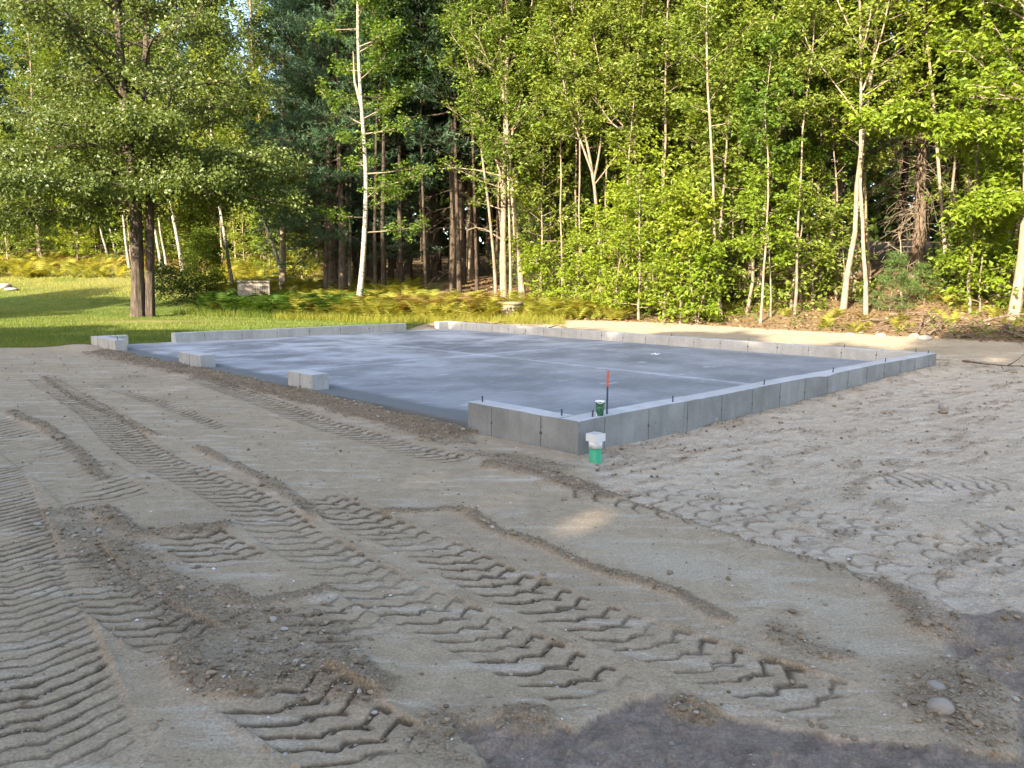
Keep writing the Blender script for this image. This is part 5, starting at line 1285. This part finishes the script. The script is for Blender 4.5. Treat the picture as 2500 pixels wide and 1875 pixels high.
# ------------------------------------------------------------------ stones one can pick out
def ground_hit(px, py):
    d = pray(px, py); t = np.arange(1.5, 40, .01) / d[1]; X = d[0] * t; Y = d[1] * t; Zr = EYE + d[2] * t
    z = zbase(X, Y) ; i = int(np.argmax(Zr - z <= 0)); 
    j = np.argmin((GX - X[i]) ** 2 + (GY - Y[i]) ** 2)
    return np.array([X[i], Y[i], GZ[j] if (GX[j] - X[i]) ** 2 + (GY[j] - Y[i]) ** 2 < .05 else z[i]])
STONES = []
for k in range(4):
    V0, F0 = rock_template(3, 40 + k, .22 if k else .12, .7)
    STONES.append(np_mesh('stone', V0, [F0], smooth=True, mats=[M['stone'] if k % 2 == 0 else M['stone_tan']]))
G_ST = 'small loose stones on the soil'
def stone(px, py, wpx, label=None, var=0, flat=1.0, name='stone', sink=.35, up=0.0, group=None):
    g = ground_hit(px, py); d = math.hypot(g[1], g[0]); r = wpx / 2 * g[1] / FPX
    o = link(name, STONES[var]); o.location = (g[0], g[1], g[2] + r * (.7 - sink) * flat * .7 + up); o.scale = (r, r * .85, r * flat); o.rotation_euler = (0, 0, px % 6.28)
    tag(o, label or 'small loose stone lying on the disturbed soil', 'stone', group if label else G_ST); return o
stone(2295, 1742, 64, 'large pale rounded boulder on the brown crumbly soil at lower right', 0, 1.1, 'boulder', .45)
stone(2285, 1686, 46, 'flat pale stone half buried above the large boulder', 0, .5, 'stone', .4)
stone(2303, 1003, 25, 'flat tan stone under a rounder one on the right-hand sand', 1, .7, 'stone', .2)
stone(2303, 992, 27, 'round grey stone sitting right behind the flat tan one', 0, 1.1, 'stone', .2)
stone(1743, 1030, 22, 'grey stone leaning against the outer side of the right wall', 2, 1.3, 'stone', .2)
stone(2468, 903, 32, 'flat stone at the end of the long dark stick', 1, .5, 'stone', .2)
stone(1893, 1017, 18, 'flat tan stone left one of two on the sand by the wall', 1, .5)
stone(1906, 1027, 14, 'tan stone in front of the flat one on the sand by the wall', 1, .8)
stone(2173, 958, 17, 'grey stone on the sand below the far end of the right wall', 2, .8)
stone(2085, 1803, 22, 'biggest of the stones on the edge of the dark soil at the bottom', 1, .7)
stone(2010, 1779, 20, 'second stone from the left along the dark soil edge at the bottom right', 1, .8)
stone(996, 1808, 17, 'pale round stone in the dark soil left of bottom centre', 0, .9)
stone(2212, 1813, 17, 'whitish stone at the right end of the dark soil edge', 2, .8)
stone(1858, 1733, 14, 'round grey stone at the tip of the dark soil notch', 2, .9)
stone(2150, 820, 24, 'flat pale stone at the edge of leaf bank, under the fallen log', 2, .6)
stone(2232, 823, 22, 'pale stone at the foot of the leaf bank', 0, .9)
stone(2258, 829, 34, 'largest pale stone at the foot of the leaf bank', 0, .7)
stone(2075, 817, 20, 'flat pale stone at the left end of the leaf bank edge', 2, .5)
stone(14, 704, 30, 'dark flat-topped rock in the lawn at the left picture edge', 2, .8, 'rock', .2)
stone(28, 709, 34, 'pale flat rock lying before the dark one in the lawn at left', 0, .4, 'rock', .2)
for (x, y, w, v) in ((2395, 1780, 16, 0), (2463, 1772, 14, 1), (2310, 1793, 16, 0), (1725, 1049, 9, 1), (2054, 975, 12, 2), (2037, 990, 11, 1), (2185, 1002, 10, 0), (2462, 1230, 14, 1), (1953, 1767, 10, 0), (1980, 1774, 14, 1), (2060, 1799, 18, 1), (1300, 1761, 14, 2), (1372, 1763, 10, 0),
                     (395, 1466, 10, 0), (455, 1469, 9, 1), (535, 1466, 9, 0), (592, 1647, 10, 0), (795, 1647, 10, 0), (1130, 1062, 13, 2), (1150, 1070, 11, 2), (1062, 1072, 12, 0), (1100, 1078, 9, 1), (1082, 1062, 9, 2), (330, 911, 12, 2), (1458, 1128, 12, 1), (1510, 1104, 10, 0), (2300, 1610, 11, 1), (1500, 1455, 8, 0)):
    stone(x, y, w, None, v, .8)

# ------------------------------------------------------------------ sticks and fallen wood
def stick(label, pts, wpx, seed, lift=.0, name='fallen_branch', twigs=2, group=None, cat='fallen branch'):
    r_ = np.random.default_rng(500 + seed); W_ = []
    for (x, y, dz) in pts:
        g = hit(x, y); W_.append(g + np.array([0, 0, dz]))
    W_ = np.array(W_); o_ = W_[0].copy(); W_ = smooth_line3(W_ - o_, 12); W_ += np.cumsum(r_.normal(size=W_.shape) * .012, 0) * np.array([1, 1, .3])
    r = wpx / 2 * o_[1] / FPX; W_[:, 2] += r * .8
    tb = Tubes(); tb.add(W_, np.linspace(r, r * .45, 12), 6, seed, .25)
    for k in range(twigs):
        p, d = lerp_poly(W_, r_.uniform(.3, .95)); tb.add(bent(r_, p, d + r_.normal(size=3) * .6, r_.uniform(.15, .5), 4, .0, .3), np.linspace(r * .45, r * .15, 5), 4)
    tag(link(name, tb.mesh(name, M['wood']), None, tuple(o_)), label, cat, group)
stick('long thin dark stick lying on the sand beyond the right wall corner', [(2352, 885, .01), (2400, 891, .01), (2450, 897, .01), (2500, 899, .02)], 6, 1, twigs=3)
stick('grey log lying across the leaf bank', [(2170, 776, .06), (2230, 773, .08), (2285, 774, .06)], 7, 2)
stick('pale branch leaning out of the brush at the bank foot', [(2262, 823, .02), (2290, 811, .12), (2312, 804, .2)], 8, 3)
stick('long pale log on top of the brush near the right picture edge', [(2395, 806, .15), (2450, 800, .22), (2510, 797, .25)], 8, 4)
stick('dark log slanting down to the right picture edge', [(2450, 812, .15), (2480, 822, .12), (2520, 832, .1)], 9, 5)
stick('lower dark log slanting beside it at the right picture edge', [(2450, 822, .1), (2485, 832, .08), (2520, 840, .08)], 8, 6)
stick('thin upright dead stem rising from the brush', [(2240, 818, .0), (2250, 800, .35), (2254, 790, .6)], 4, 7)
r_ = np.random.default_rng(71)
for k in range(64):
    x = r_.uniform(2090, 2520) if k < 44 else r_.uniform(2330, 2520); y = 806 + (x - 2090) * .055 + r_.uniform(-22, 10); a = r_.normal() * 18
    stick('brown stick tangled in the brush along the bank foot', [(x, y, r_.uniform(0, .12)), (x + 30, y + a * .3, r_.uniform(.02, .2)), (x + r_.uniform(40, 70), y + a * .6, r_.uniform(0, .15))], r_.uniform(2.5, 5), 20 + k, twigs=2, group='sticks in the brush along the bank foot')
for k, (x, y) in enumerate(((1120, 792), (1160, 790), (1200, 795), (1250, 800), (1090, 786), (1340, 803), (1300, 806), (1010, 800), (960, 797))):
    stick('thin twig in the debris strip behind the far wall', [(x, y, .02), (x + 22, y + r_.normal() * 3, .06), (x + 45, y + r_.normal() * 4, .03)], 3, 80 + k, twigs=2, group='twigs in the debris strip behind the far wall')

# ------------------------------------------------------------------ utility box and well ring in the ferns
c0 = at(621, 700, 29.5); zb = float(zbase(c0[0], c0[1])); ztop = at(621, 686, 29.5)[2]
ub = thing('utility_box', 'tan metal utility box half hidden in ferns behind the lawn', 'utility box', (c0[0], c0[1], zb), rad(14))
hB = ztop - zb
bm = bmesh.new(); bm_box(bm, (0, 0, (hB - .05) / 2 - .05), (1.16, .72, hB - .02), .02); bm_obj('body', bm, M['box_tan'], ub)
bm = bmesh.new(); bm_box(bm, (0, 0, hB - .025), (1.22, .78, .07), .025); bm_obj('lid', bm, M['box_tan'], ub)
bm = bmesh.new(); bm_box(bm, (-.31, -.366, hB * .52), (.5, .016, hB * .72), .006); bm_obj('door', bm, M['box_tan'], ub)
bm = bmesh.new(); bm_box(bm, (0, 0, 0), (.026, .018, hB * .42), .004); sm = bpy.data.meshes.new('louver_shadow_bar'); bm.to_mesh(sm); bm.free(); sm.materials.append(M['box_dark'])
for k in range(8): link('louver_shadow_bar', sm, ub, (.06 + k * .062, -.367, hB * .62))  # dark bars painted in for the shadow of the louvers
w0 = hit(1243, 771)
wl = thing('well_ring', 'weathered tan concrete well ring with a lid at the fern bed edge', 'well ring', tuple(w0))
bm = bmesh.new(); bm_lathe(bm, [(.40, -.2), (.40, .36), (.36, .38)], 36); bm_obj('ring', bm, M['well'], wl, True)
bm = bmesh.new(); bm_lathe(bm, [(.35, .365), (.445, .37), (.45, .38), (.45, .435), (.44, .445), (.0001, .455)], 36); bm_obj('lid', bm, M['well'], wl, True)
w1 = hit(1208, 770)
wb = thing('concrete_block', 'pale concrete block overgrown with weeds left of the well ring', 'block', (w1[0], w1[1] + .5, w1[2]), rad(10))
bm = bmesh.new(); bm_box(bm, (0, 0, .18), (.75, .5, .5), .03); bm_obj('block', bm, M['well'], wb)
